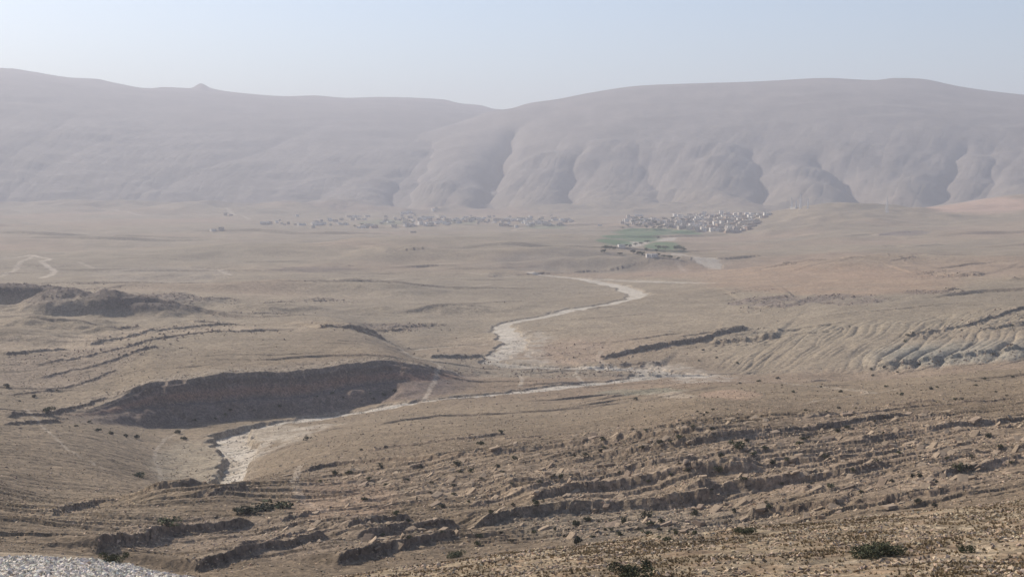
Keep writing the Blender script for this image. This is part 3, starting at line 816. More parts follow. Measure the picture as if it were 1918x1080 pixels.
def empty(name, loc, rz=0.0, sc=1.0):
    o = bpy.data.objects.new(name, None); C.objects.link(o)
    o.location = loc; o.rotation_euler = (0, 0, rz); o.scale = (sc, sc, sc)
    o.empty_display_size = 0.5
    return o


def tag(o, label, cat, group=None):
    o["label"] = label; o["category"] = cat; o["kind"] = "thing"
    if group:
        o["group"] = group


def dup(root, loc, rz=0.0, sc=(1, 1, 1)):
    r = root.copy(); C.objects.link(r); r.location = loc; r.rotation_euler = (0, 0, rz); r.scale = sc
    for ch in list(root.children):
        c = ch.copy(); C.objects.link(c); c.parent = r
        for g in ch.children:
            d = g.copy(); C.objects.link(d); d.parent = c
    return r


def mesh_np(name, v, f, mat=None, cols=None, n=3):
    """mesh from arrays of triangles (n = 3) or quads (n = 4)"""
    me = bpy.data.meshes.new(name)
    v = np.asarray(v, np.float32); f = np.asarray(f, np.int32)
    me.vertices.add(len(v)); me.vertices.foreach_set("co", v.ravel())
    me.loops.add(f.size); me.loops.foreach_set("vertex_index", f.ravel())
    me.polygons.add(len(f)); me.polygons.foreach_set("loop_start", np.arange(0, f.size, n, dtype=np.int32))
    me.update(calc_edges=True)
    if cols is not None:
        a = me.color_attributes.new("Soil", 'FLOAT_COLOR', 'POINT')
        a.data.foreach_set("color", np.concatenate([cols, np.ones((len(cols), 1))], 1).astype(np.float32).ravel())
    if mat:
        me.materials.append(mat)
    me.polygons.foreach_set("use_smooth", np.zeros(len(f), bool))
    return me


def boxes(parts):
    """list of (cx, cy, cz, sx, sy, sz, rotz) -> bmesh of bevel-free boxes"""
    bm = bmesh.new()
    for cx, cy, cz, sx, sy, sz, rz in parts:
        bmesh.ops.create_cube(bm, size=1.0, matrix=Matrix.Translation((cx, cy, cz)) @ Matrix.Rotation(rz, 4, 'Z') @ Matrix.Diagonal((sx, sy, sz, 1)))
    return bm


def to_mesh(bm, name, mat):
    me = bpy.data.meshes.new(name); bm.to_mesh(me); bm.free(); me.materials.append(mat)
    return me


def ground_z(x, y):
    d = math.hypot(x, y); a = math.atan2(x, y)
    i = min(max(int(np.searchsorted(DR, d)), 1), NR - 2); j = min(max(int(np.searchsorted(AZ, a)), 1), NC - 2)
    td = (d - DR[i - 1]) / (DR[i] - DR[i - 1]); ta = (a - AZ[j - 1]) / (AZ[j] - AZ[j - 1])
    return float((Z[i - 1, j - 1] * (1 - ta) + Z[i - 1, j] * ta) * (1 - td) + (Z[i, j - 1] * (1 - ta) + Z[i, j] * ta) * td)


def place(u, v):
    x, y = ground_pt(u, v, V)
    return x, y, ground_z(x, y)


def photo_px(x, y, z):
    upc = y * math.sin(PITCH) + z * math.cos(PITCH); fwd = y * math.cos(PITCH) - z * math.sin(PITCH)
    return 959 + F * x / fwd, 540 - F * upc / fwd


# ------------------------------------------------------------------ materials of the things
def varied(name, rgb, var=0.25, scale=3.0, per_object=0.25, rough=0.9, bump=0.0):
    m, nt, b = new_mat(name)
    N = nt.nodes.new; L = nt.links.new
    b.inputs["Roughness"].default_value = rough
    g = N("ShaderNodeNewGeometry"); oi = N("ShaderNodeObjectInfo")
    n = N("ShaderNodeTexNoise"); n.inputs["Scale"].default_value = scale; n.inputs["Detail"].default_value = 4
    L(g.outputs["Position"], n.inputs["Vector"])
    r = N("ShaderNodeMapRange"); r.inputs["From Min"].default_value = .3; r.inputs["From Max"].default_value = .7
    r.inputs["To Min"].default_value = 1 - var; r.inputs["To Max"].default_value = 1 + var
    L(n.outputs[0], r.inputs["Value"])
    r2 = N("ShaderNodeMapRange"); r2.inputs["To Min"].default_value = 1 - per_object; r2.inputs["To Max"].default_value = 1 + per_object
    L(oi.outputs["Random"], r2.inputs["Value"])
    mu = N("ShaderNodeMath"); mu.operation = 'MULTIPLY'; L(r.outputs[0], mu.inputs[0]); L(r2.outputs[0], mu.inputs[1])
    vm = N("ShaderNodeVectorMath"); vm.operation = 'SCALE'; vm.inputs[0].default_value = rgb; L(mu.outputs[0], vm.inputs["Scale"])
    L(vm.outputs[0], b.inputs["Base Color"])
    if bump:
        bp = N("ShaderNodeBump"); bp.inputs["Distance"].default_value = bump; L(n.outputs[0], bp.inputs["Height"]); L(bp.outputs[0], b.inputs["Normal"])
    return m


M_leaf = varied("olive_foliage", (0.085, 0.088, 0.048), 0.45, 4.0, 0.25)
M_leafdark = varied("dark_foliage", (0.066, 0.064, 0.042), 0.45, 4.0, 0.3)
M_crown = varied("tree_foliage", (0.050, 0.070, 0.032), 0.4, 0.6, 0.3)
M_stem = varied("grey_wood", (0.12, 0.09, 0.065), 0.3, 6.0, 0.1)
M_rock = varied("tan_rock", (0.31, 0.235, 0.168), 0.22, 2.2, 0.18, bump=0.04)
M_rockdark = varied("weathered_rock", (0.26, 0.195, 0.145), 0.25, 2.2, 0.18, bump=0.04)
M_stone = soil_material("loose_stone", bump=0.02, speck=0.12, fine=0.2)
M_scrub = soil_material("scrub_twigs", bump=0.0, speck=0.1, fine=0.2)
M_plaster = [varied("cream_plaster", (0.50, 0.43, 0.35), 0.08, 0.3, 0.08), varied("white_limewash", (0.66, 0.62, 0.56), 0.06, 0.3, 0.05),
             varied("ochre_plaster", (0.42, 0.31, 0.24), 0.08, 0.3, 0.10), varied("grey_block", (0.34, 0.30, 0.27), 0.10, 0.3, 0.10)]
M_roof = varied("roof_screed", (0.50, 0.45, 0.39), 0.12, 0.4, 0.1)
M_dark = varied("window_opening", (0.05, 0.048, 0.05), 0.1, 1.0, 0.1, rough=0.4)
M_door = varied("painted_door", (0.16, 0.10, 0.07), 0.1, 1.0, 0.4)
M_steel = varied("galvanised_steel", (0.6, 0.6, 0.61), 0.05, 1.0, 0.03, rough=0.5)
M_tile = varied("red_roof", (0.42, 0.14, 0.09), 0.1, 1.0, 0.05)


# ------------------------------------------------------------------ loose rock
def hull(npts, sx, sy, sz, seed, power=0.45):
    r = random.Random(seed)
    bm = bmesh.new()
    for _ in range(npts):
        p = [math.copysign(abs(r.uniform(-1, 1)) ** power, r.uniform(-1, 1)) for _ in range(3)]
        bm.verts.new((p[0] * sx * .5, p[1] * sy * .5, p[2] * sz * .5))
    res = bmesh.ops.convex_hull(bm, input=bm.verts)
    bmesh.ops.delete(bm, geom=list({g for g in res['geom_interior'] + res['geom_unused'] if isinstance(g, bmesh.types.BMVert)}), context='VERTS')
    bmesh.ops.triangulate(bm, faces=bm.faces)
    bm.verts.index_update()
    v = np.array([q.co[:] for q in bm.verts], np.float32); f = np.array([[q.index for q in fc.verts] for fc in bm.faces], np.int32)
    bm.free()
    return v, f


SMALL = [hull(10, 1.0, 0.75, 0.5, s) for s in range(8)] + [hull(10, 1.1, 0.7, 0.3, 20 + s) for s in range(6)]
SLABS = [hull(22, 1.25, 0.85, 0.26, 50 + s, 0.28) for s in range(5)]
BLOCKS = [hull(24, 1.0, 0.8, 0.62, 70 + s, 0.33) for s in range(4)]
WEDGES = [hull(14, 1.15, 0.75, 0.42, 90 + s, 0.55) for s in range(3)]


def rotm(rx, ry, rz):
    cx, sx_, cy, sy_, cz, sz_ = np.cos(rx), np.sin(rx), np.cos(ry), np.sin(ry), np.cos(rz), np.sin(rz)
    m = np.empty((len(rx), 3, 3), np.float32)
    m[:, 0, 0] = cz * cy; m[:, 0, 1] = cz * sy_ * sx_ - sz_ * cx; m[:, 0, 2] = cz * sy_ * cx + sz_ * sx_
    m[:, 1, 0] = sz_ * cy; m[:, 1, 1] = sz_ * sy_ * sx_ + cz * cx; m[:, 1, 2] = sz_ * sy_ * cx - cz * sx_
    m[:, 2, 0] = -sy_; m[:, 2, 1] = cy * sx_; m[:, 2, 2] = cy * cx
    return m


def scatter_mesh(name, protos, pos, size, rot, colr, mat):
    """every stone or twig of a mass nobody could count, as ONE mesh"""
    pick = rng.integers(0, len(protos), len(pos))
    vs, fs_, cs = [], [], []; base = 0
    m = rotm(*rot)
    for k, (pv_, pf) in enumerate(protos):
        s = np.nonzero(pick == k)[0]
        if not len(s):
            continue
        w = np.einsum('nij,vj->nvi', m[s], pv_) * size[s][:, None, None] + pos[s][:, None, :]
        vs.append(w.reshape(-1, 3))
        fs_.append((pf[None] + (np.arange(len(s)) * len(pv_))[:, None, None] + base).reshape(-1, 3))
        cs.append(np.repeat(colr[s], len(pv_), 0)); base += len(s) * len(pv_)
    me = mesh_np(name, np.concatenate(vs), np.concatenate(fs_), mat, np.concatenate(cs))
    o = link_mesh(name, me); o["kind"] = "stuff"
    return o


# area of every ground cell, for even scattering
cellA = (np.gradient(DR)[:, None] * DR[:, None] * np.gradient(AZ)[None, :]).astype(np.float32)


def pick_cells(weight, n):
    w = np.cumsum((weight * cellA).ravel().astype(np.float64))
    idx = np.searchsorted(w, rng.uniform(0, w[-1], n))
    i, j = np.unravel_index(np.clip(idx, 0, weight.size - 1), weight.shape)
    i = np.clip(i, 1, NR - 2); j = np.clip(j, 1, NC - 2)
    fi = rng.uniform(0, 1, n).astype(np.float32); fj = rng.uniform(0, 1, n).astype(np.float32)
    def bl(A):
        return (A[i, j] * (1 - fj) + A[i, j + 1] * fj) * (1 - fi) + (A[i + 1, j] * (1 - fj) + A[i + 1, j + 1] * fj) * fi
    return i, j, np.stack([bl(X), bl(Y), bl(Z)], 1)


def mask_rows(a, b):
    m = np.zeros((NR, 1), np.float32); m[int(np.searchsorted(DR, a)):int(np.searchsorted(DR, b))] = 1
    return m


clump = np.clip(0.35 + 1.1 * fbm(X / 7, Y / 9, 3, 1001), 0.04, 1.5)
notwash = (KIND != 1) & (KIND != 3)
infr = ((U2 > -60) & (U2 < 1980)).astype(np.float32)


def stones(name, wt, n, lo, hi, rgb, var=0.25, tilt=0.35, protos=SMALL, power=2.2, sink=0.12):
    i, j, pos = pick_cells(wt, n)
    size = (lo + (hi - lo) * rng.uniform(0, 1, n) ** power).astype(np.float32)
    pos[:, 2] += size * sink
    rot = (rng.normal(0, tilt, n), rng.normal(-0.22 if tilt < 0.5 else 0, tilt, n), rng.uniform(0, 6.283, n))
    base = np.array(rgb, np.float32)[None] * (1 + rng.uniform(-var, var, (n, 1))) * (1 + rng.uniform(-0.05, 0.05, (n, 3)))
    return scatter_mesh(name, protos, pos, size, rot, base, M_stone)


STONYc = np.clip(STONY, 0, 1)
slope_w = mask_rows(178, 335) * infr * notwash * (0.05 + STONYc ** 1.5 * clump)
stones("loose_stones", slope_w, 28000, 0.10, 0.55, (0.42, 0.32, 0.225), 0.38)
stones("stone_rubble", mask_rows(320, 720) * infr * notwash * (0.04 + STONYc * clump), 9000, 0.25, 0.9, (0.33, 0.255, 0.185))
stones("gravel_boulders", mask_rows(700, 1500) * infr * STONYc * clump, 6000, 0.5, 1.7, (0.25, 0.19, 0.15), tilt=0.6)
stones("pale_scree", mask_rows(84, 128) * (U2 < 400) * (U2 > -120) * (1 - sstep(260, 370, U2)), 20000, 0.08, 0.6, (0.62, 0.56, 0.48), 0.38, 0.5, power=2.2)
stones("brow_pebbles", mask_rows(56, 122) * (U2 > 420) * infr * np.clip(0.5 + 1.0 * fbm(X / 4, Y / 4, 3, 1011), 0.03, 1.5) ** 1.6, 42000, 0.04, 0.34, (0.38, 0.295, 0.21), 0.45, 0.35, power=3.4)

stones("river_cobbles", mask_rows(360, 900) * infr * (KIND == 1) * np.clip(0.1 + 1.3 * fbm(X / 6, Y / 6, 3, 1021), 0.02, 1.5), 5000, 0.2, 0.75, (0.42, 0.37, 0.31), 0.3)

stones("fine_rubble", mask_rows(178, 420) * infr * notwash * (0.3 + STONYc * clump), 60000, 0.07, 0.30, (0.40, 0.30, 0.205), 0.42)

# the rocks one can tell apart: slabs and blocks on the ledged slopes
N_ROCK = 300
wt = mask_rows(184, 312) * ((U2 > 520) & (U2 < 1930)) * notwash * (0.01 + STONYc ** 2 * np.clip(clump, 0.1, 1.5)) * (V < 1030)
ri, rj, rpos = pick_cells(wt, 1700)
rsize = 0.42 + 1.55 * rng.uniform(0, 1, 1700) ** 4.0
# keep those the camera can see
runmin = np.minimum.accumulate(np.where(DR[:, None] > 45, V, 5000), 0)
seen = V[ri, rj] <= runmin[ri, rj] + 6
ri, rj, rpos, rsize = ri[seen], rj[seen], rpos[seen], rsize[seen]
order = np.argsort(-rsize / DR[ri])
big, rest = order[:N_ROCK], order[N_ROCK:]
n = len(rest)
scatter_mesh("broken_slabs", SLABS + WEDGES, rpos[rest] + np.array([0, 0, 0.05]), rsize[rest].astype(np.float32),
             (rng.normal(0, .25, n), rng.normal(-.35, .22, n), rng.normal(0.5, .5, n)),
             np.array([[0.32, 0.245, 0.175]]) * (1 + rng.uniform(-.2, .2, (n, 1))), M_stone)
KIND_ROCK = [("flat slab", SLABS, "flat_rock", "rock slab"), ("blocky boulder", BLOCKS, "boulder", "boulder"), ("wedge of rock", WEDGES, "rock_wedge", "rock")]
rock_me = {}
for nm, ps, ob, ct in KIND_ROCK:
    for k, (pv_, pf) in enumerate(ps):
        for mk, mat in (("tan", M_rock), ("brown", M_rockdark)):
            rock_me[(ob, k, mk)] = mesh_np(ob, pv_, pf, mat)
rr = random.Random(5)
for rank, q in enumerate(big):
    u_, v_ = photo_px(*rpos[q])
    w = rr.random()
    t = 0 if w < 0.62 else (1 if w < 0.80 else 2)
    nm, ps, ob, ct = KIND_ROCK[t]
    mk = "tan" if rr.random() < 0.72 else "brown"
    o = link_mesh(ob, rock_me[(ob, rr.randrange(len(ps)), mk)])
    s = float(rsize[q]) * (1.0 if t == 0 else 0.75)
    steep = rr.random() < 0.35
    o.rotation_euler = (rr.gauss(0, .14), rr.gauss(-.62 if steep else -.22, .12), rr.gauss(0.45, .45))
    if t == 1:
        o.rotation_euler = (rr.gauss(0, .15), rr.gauss(0, .15), rr.uniform(0, 6))
    o.scale = (s, s, s)
    o.location = (float(rpos[q][0]), float(rpos[q][1]), float(rpos[q][2]) + s * (0.06 if t == 0 else 0.14))
    col = "left end" if u_ < 800 else "left half" if u_ < 1070 else "middle" if u_ < 1340 else "right half" if u_ < 1630 else "right end"
    rel = v_ - (900 - (u_ - 1000) * 0.06)
    row = "upper ledges" if rel < -28 else "middle ledges" if rel < 22 else "lowest ledges"
    size_w = "largest" if rank < 40 else "mid-sized" if rank < 140 else "small"
    size_w = {"largest": "large", "mid-sized": "medium", "small": "smallish"}[size_w]
    att = ("steeply leaning " if steep else "low-lying ") if t == 0 else ""
    tag(o, f"{size_w} {mk} {att}{nm} among the {row}, {col} of the stony slope", ct, "rocks strewn over the ledged slope")


# ------------------------------------------------------------------ shrubs
def leaf_clump(nleaf, seed, flat=0.75, leaf=0.16, lobes=5, hollow=0.25):
    r = np.random.default_rng(seed)
    cen = np.stack([r.normal(0, .30, lobes), r.normal(0, .30, lobes), r.uniform(.22, .62, lobes) * flat], 1); rad = r.uniform(.20, .36, lobes)
    k = r.integers(0, lobes, nleaf)
    d = r.normal(0, 1, (nleaf, 3)); d /= np.linalg.norm(d, axis=1, keepdims=True)
    p = cen[k] + d * (rad[k] * r.uniform(hollow, 1, nleaf) ** .5)[:, None] * np.array([1, 1, .85])
    p[:, 2] = np.abs(p[:, 2]) * 0.98 + 0.01
    a = r.normal(0, 1, (nleaf, 3)); a /= np.linalg.norm(a, axis=1, keepdims=True)
    b = np.cross(a, r.normal(0, 1, (nleaf, 3))); b /= np.linalg.norm(b, axis=1, keepdims=True)
    s = leaf * r.uniform(.6, 1.3, nleaf)[:, None]
    v = np.stack([p - a * s * .5, p + b * s * .38, p + a * s * .6, p - b * s * .38], 1).reshape(-1, 3)
    f = np.arange(nleaf * 4).reshape(-1, 4)
    return v, f


def stems(n, seed, h=0.5, th=0.03):
    r = random.Random(seed); vs, fs_ = [], []
    for k in range(n):
        a = r.uniform(0, 6.28); l = r.uniform(.15, .4); top = (l * math.cos(a), l * math.sin(a), h * r.uniform(.6, 1.1)); b = len(vs)
        for q in range(3):
            an = q * 2.094; vs.append((th * math.cos(an) + .05 * math.cos(a), th * math.sin(an) + .05 * math.sin(a), -0.12))
        for q in range(3):
            an = q * 2.094; vs.append((top[0] + th * .35 * math.cos(an), top[1] + th * .35 * math.sin(an), top[2]))
        for q in range(3):
            q2 = (q + 1) % 3
            fs_.append((b + q, b + q2, b + 3 + q2, b + 3 + q))
    return vs, fs_


def bush_proto(kind, nleaf, seed, leaf, mat, flat=0.75, lobes=6):
    return (mesh_np("foliage", *leaf_clump(nleaf, seed, flat, leaf, lobes), mat, n=4), mesh_np("stem", *stems(6, seed), M_stem, n=4))


NEAR_B = [bush_proto("n", 1500, 200 + k, 0.075, M_leaf, 0.8, 9) for k in range(3)]
FAR_B = [bush_proto("f", 230, 220 + k, 0.17, M_leafdark if k % 2 else M_leaf, 0.8, 6) for k in range(6)]


def bush(u, v, wpx, ratio, label, protos=FAR_B, group=None, name="shrub", k=None, mat=None):
    """shrub with its foot at photo pixel (u, v) and its photo width in px"""
    x, y, z = place(u, v)
    d = math.hypot(x, y)
    w = wpx * d / F
    me, st = protos[k if k is not None else int(u * 7 + v) % len(protos)]
    root = empty(name, (x, y, z - 0.03 * w), (u * 0.37) % 6.28)
    root.scale = (w, w, w * ratio / 0.72)
    link_mesh("foliage", me, root); link_mesh("stem", st, root)
    tag(root, label, "shrub", group)
    return root


NAMED = [
    (1183, 1083, 58, .62, "big dark green bush cut by the bottom edge of the picture", NEAR_B),
    (1632, 1043, 58, .45, "wide low green bush on the near brow at right, its left half", NEAR_B),
    (1672, 1040, 52, .50, "taller right half of the wide green bush on the near brow", NEAR_B),
    (1824, 1034, 24, .62, "small dark bush on the near brow beside a pale rock streak at far right", NEAR_B),
    (1403, 1000, 32, .45, "flat green bush on the edge of the near brow, left of the scalloped ledge", NEAR_B),
    (851, 1044, 30, .5, "bright green bush at the left foot of the near brow", NEAR_B),
    (198, 1054, 36, .62, "large dark bush under the ledge above the pale scree", NEAR_B),
    (307, 989, 36, .35, "low olive bush alone on the bench between two ledges at lower left", FAR_B),
    (256, 894, 26, .36, "flat dark bush alone on the slope left of the riverbed", FAR_B),
    (452, 961, 46, .34, "left clump of the low green thicket above the lower left ledges", FAR_B),
    (486, 955, 44, .36, "middle clump of the low green thicket above the lower left ledges", FAR_B),
    (520, 950, 40, .36, "right clump of the low green thicket above the lower left ledges", FAR_B),
    (1385, 841, 20, .8, "round dark green bush below the upper long ledge at right", FAR_B),
    (1354, 857, 13, .8, "small round bush a little below the round dark green one at right", FAR_B),
    (940, 812, 9, .7, "lone dark bush on the smooth plain above the ledges", FAR_B),
    (1213, 970, 17, .95, "upright dark bush under the big lower ledge, in the middle", FAR_B),
    (1083, 1020, 20, .9, "tall dark bush on the rubble just above the near brow", FAR_B),
    (1162, 1002, 13, .8, "round dark bush on the rubble left of two green ones", FAR_B),
    (1007, 955, 15, .8, "dark bush against the face of the middle ledge", FAR_B),
    (1082, 984, 15, .8, "dark bush below the left part of the big ledge", FAR_B),
    (1806, 882, 18, .8, "left and larger of the two dark bushes beside flat slabs at right", FAR_B),
    (1821, 878, 14, .7, "right one of the two dark bushes beside flat slabs at right", FAR_B),
    (1730, 893, 11, .8, "dark bush in the bare middle of the right slope, right of a pair", FAR_B),
    (1718, 893, 10, .8, "dark bush in the bare middle of the right slope, left of a pair", FAR_B),
    (1350, 888, 15, .85, "dark bush between the long ledges right of the middle", FAR_B),
    (1452, 871, 12, .8, "dark bush on the middle ledge at right", FAR_B),
    (1308, 964, 14, .85, "dark bush below the big lower ledge, right of the middle", FAR_B),
    (1445, 951, 12, .7, "dark bush at the foot of the slab field at right", FAR_B),
    (1250, 1012, 16, .6, "spreading bush at the brow edge right of the middle", FAR_B),
    (1268, 1000, 13, .6, "smaller bush just above the brow edge right of the middle", FAR_B),
    (1727, 946, 16, .6, "dark bush at the right end of the lowest ledge", FAR_B),
    (8, 727, 14, .5, "dark bush at the left edge above the dark ledge line", FAR_B),
    (84, 772, 20, .5, "dark bush at the top of the pale footpath at left", FAR_B),
]
for u, v, w, r_, lab, pr in NAMED:
    bush(u, v, w, r_, lab, pr, group=None)
spots = [(807, 905), (852, 910), (803, 922), (855, 870), (966, 861), (1076, 855), (1099, 862), (1133, 842), (1164, 885), (1214, 908), (1155, 980), (1173, 979), (1149, 996), (1173, 982),
         (1127, 846), (1240, 980), (1242, 992), (1217, 999), (1200, 991), (1105, 975), (1081, 985), (960, 948), (855, 872), (711, 878), (712, 870), (790, 876), (930, 876), (851, 925), (857, 885),
         (1265, 996), (1220, 986), (1127, 979), (1110, 1004), (1136, 994), (1290, 885), (1414, 856), (1500, 832), (1520, 822), (1437, 842), (1405, 828), (1644, 795), (1660, 812), (1590, 802),
         (1570, 810), (1510, 822), (1480, 862), (1680, 902), (1760, 948), (1300, 1003), (1320, 1008), (1276, 870), (1259, 893), (1440, 940), (1380, 958), (1330, 774), (1311, 772), (1318, 777), (1338, 768),
         (1515, 770), (1552, 771), (1574, 767), (1605, 766), (1693, 739), (1745, 728), (1755, 727), (1793, 749), (1806, 749), (1832, 722), (1870, 735), (1665, 724), (1850, 712), (1900, 705), (1890, 742),
         (1337, 804), (1300, 801), (1282, 798), (1215, 810), (1130, 826), (1126, 822), (1187, 807), (1275, 826), (1260, 832), (1237, 834), (1207, 842), (715, 1005), (760, 1018), (828, 1002), (858, 998),
         (764, 979), (738, 964), (680, 938), (900, 832), (672, 842), (570, 822), (1460, 708), (1385, 720), (1422, 716), (1469, 723), (1633, 693), (1640, 705), (1658, 690), (1681, 696), (1720, 685),
         (1703, 628), (1708, 625), (1590, 613), (1700, 641), (1320, 658), (1345, 672), (1380, 682), (1307, 676), (1900, 612), (1860, 665), (1195, 748), (1490, 735), (1580, 734), (1540, 724),
         (700, 748), (640, 745), (690, 738), (720, 742), (735, 735), (30, 752), (60, 742), (100, 733), (140, 800), (160, 792), (180, 806), (205, 812), (230, 818), (250, 822), (340, 822), (330, 812),
         (420, 778), (430, 770), (470, 770), (520, 765), (590, 745), (620, 738), (400, 785), (360, 790), (1860, 818), (1880, 840), (1830, 858), (1780, 862), (1900, 868), (1760, 905), (1530, 905), (1560, 915),
         (1620, 925), (1600, 880), (1650, 868), (1550, 860), (1690, 850), (1740, 835), (1470, 905), (1395, 905), (1340, 925), (1050, 900), (1010, 905), (960, 905), (900, 900), (940, 885), (880, 885), (760, 900),
         (720, 910), (690, 900), (650, 890), (620, 892), (600, 905), (780, 940), (830, 950), (880, 940), (920, 962), (940, 998), (1000, 1000), (1040, 995), (1060, 1008), (900, 1005), (890, 1018), (960, 1015)]
rb = random.Random(9)
for u, v in spots:
    u += rb.uniform(-3, 3); v += rb.uniform(-2, 2)
    w = rb.uniform(6, 12) if v > 800 else rb.uniform(4.5, 8)
    d = DR[hit(u, v, V)[1]]
    if v > 935 and u > 1090 and u < 1330:
        w *= 1.15
    sz = "squat" if w < 7.5 else "rounded"
    if u < 460 or (u < 760 and v < 780):
        where = "at the foot of the shadowed cut bank" if v < 830 and u > 120 else "on the grey slope left of the cut bank"
    elif v < 700:
        where = "on the ribbed marl slope at right"
    elif v < 760:
        where = "on the plain above the far right ledges" if u > 1450 else "on the bare plain beside the riverbed"
    elif v < 800:
        where = "on the smooth ground above the right hand ledges"
    else:
        rel = v - (900 - (u - 1000) * 0.06)
        row = "upper" if rel < -28 else "middle" if rel < 22 else "lowest"
        col = "left end" if u < 800 else "left half" if u < 1070 else "middle" if u < 1340 else "right half" if u < 1630 else "right end"
        where = f"among the {row} ledges, {col} of the stony slope"
    bush(u, v, w, rb.uniform(.55, .9), f"{sz} dark olive shrub {where}", FAR_B, "small shrubs dotted over the land")

# low dry scrub nobody could count
tuft = []
for s in range(5):
    r = np.random.default_rng(300 + s); vs = []
    for k in range(11):
        a = r.uniform(0, 6.28); l = r.uniform(.25, .6); h = r.uniform(.3, .75)
        b = np.array([.16 * math.cos(a), .16 * math.sin(a), 0]); t_ = np.array([l * math.cos(a), l * math.sin(a), h]); sd = np.array([-math.sin(a), math.cos(a), 0]) * r.uniform(.06, .16)
        vs += [b - sd, b + sd, t_]
    tuft.append((np.array(vs, np.float32), np.arange(33).reshape(-1, 3)))


def scrub(name, wt, n, lo, hi, rgb, var=.3):
    i, j, pos = pick_cells(wt, n)
    size = rng.uniform(lo, hi, n).astype(np.float32)
    z0 = np.zeros(n)
    col = np.array(rgb, np.float32)[None] * (1 + rng.uniform(-var, var, (n, 1)))
    return scatter_mesh(name, tuft, pos, size, (z0, z0, rng.uniform(0, 6.28, n)), col, M_scrub)


scrub("dry_scrub", mask_rows(57, 124) * (U2 > 420) * infr * np.clip(0.3 + fbm(X / 6, Y / 6, 3, 1101), 0.05, 1.4), 24000, 0.07, 0.26, (0.22, 0.165, 0.095), .45)
scrub("thorn_scrub", mask_rows(180, 420) * infr * notwash * np.clip(0.2 + fbm(X / 14, Y / 14, 3, 1111) + .4 * STONYc, 0.03, 1.4), 2200, 0.2, 0.45, (0.17, 0.125, 0.075), .35)
scrub("plain_scrub", mask_rows(400, 1000) * infr * notwash * np.clip(0.15 + fbm(X / 40, Y / 40, 3, 1121) + .5 * STONYc, 0.03, 1.4), 1300, 0.35, 0.7, (0.17, 0.125, 0.085), .3)

# ------------------------------------------------------------------ the two villages
def house_proto(wx, wy, hz, mat, storeys=1, annex=None, parapet=0.5):
    root = empty("house", (0, 0, 0))
    ps = [(0, 0, hz / 2 - 1.0, wx, wy, hz + 2.0, 0)]
    if annex:
        ps.append((annex[0], annex[1], annex[4] / 2 - 1.0, annex[2], annex[3], annex[4] + 2.0, 0))
    link_mesh("wall", to_mesh(boxes(ps), "wall", mat), root)
    t = 0.3
    pr = [(0, wy / 2 - t / 2 + .02, hz + parapet / 2, wx + .04, t, parapet, 0), (0, -wy / 2 + t / 2 - .02, hz + parapet / 2, wx + .04, t, parapet, 0),
          (wx / 2 - t / 2 + .02, 0, hz + parapet / 2, t, wy - 2 * t + .04, parapet, 0), (-wx / 2 + t / 2 - .02, 0, hz + parapet / 2, t, wy - 2 * t + .04, parapet, 0), (0, 0, hz + .06, wx - 2 * t, wy - 2 * t, .12, 0)]
    link_mesh("roof", to_mesh(boxes(pr), "roof", M_roof if mat is not M_plaster[1] else mat), root)
    wm = to_mesh(boxes([(0, -0.02, 0.6, 1.2, .12, 1.3, 0)]), "window", M_dark)
    k = max(2, int(wx / 3.6))
    for s in range(storeys):
        for q in range(k):
            if s == 0 and q == k // 2:
                continue
            o = link_mesh("window", wm, root)
            o.location = (-wx / 2 + wx * (q + .5) / k, -wy / 2, s * 3.1 + 1.0)
    d = link_mesh("door", to_mesh(boxes([(0, -.02, 1.05, 1.2, .12, 2.1, 0)]), "door", M_door), root)
    d.location = (-wx / 2 + wx * (k // 2 + .5) / k, -wy / 2, 0)
    return root


MATN = ["cream", "whitewashed", "ochre", "grey"]
SHAPES = [("flat roofed", 11, 8, 3.6, 1, None), ("two storey", 10, 9, 6.6, 2, None), ("L shaped", 12, 7, 3.5, 1, (3.2, 5.2, 5.5, 4.6, 3.3)), ("three storey", 9, 9, 9.6, 3, None), ("long low", 19, 7, 3.8, 1, None)]
H = {}
used_proto = set()
for mi in range(4):
    for si, (nm, wx, wy, hz_, st_, an) in enumerate(SHAPES):
        H[(mi, si)] = house_proto(wx, wy, hz_, M_plaster[mi], st_, an)


def house(u, v, mi, si, where, group, sc=1.0, rz=None):
    x, y, z = place(u, v)
    rz = rz if rz is not None else rb.gauss(0.1, .5) - math.atan2(x, y)
    key = (mi, si)
    if key in used_proto:
        o = dup(H[key], (x, y, z), rz, (sc, sc, sc))
    else:
        used_proto.add(key); o = H[key]; o.location = (x, y, z); o.rotation_euler = (0, 0, rz); o.scale = (sc, sc, sc)
    tag(o, f"{SHAPES[si][0]} {MATN[mi]} house {where}", "house", group)
    return o


POLY = [(1163, 420), (1168, 408), (1230, 411), (1290, 402), (1440, 401), (1436, 407), (1405, 428), (1384, 437), (1310, 433), (1235, 427)]


def inside(u, v, P):
    c = False
    for k in range(len(P)):
        (x1, y1), (x2, y2) = P[k], P[k - 1]
        if (y1 > v) != (y2 > v) and u < (x2 - x1) * (v - y1) / (y2 - y1) + x1:
            c = not c
    return c


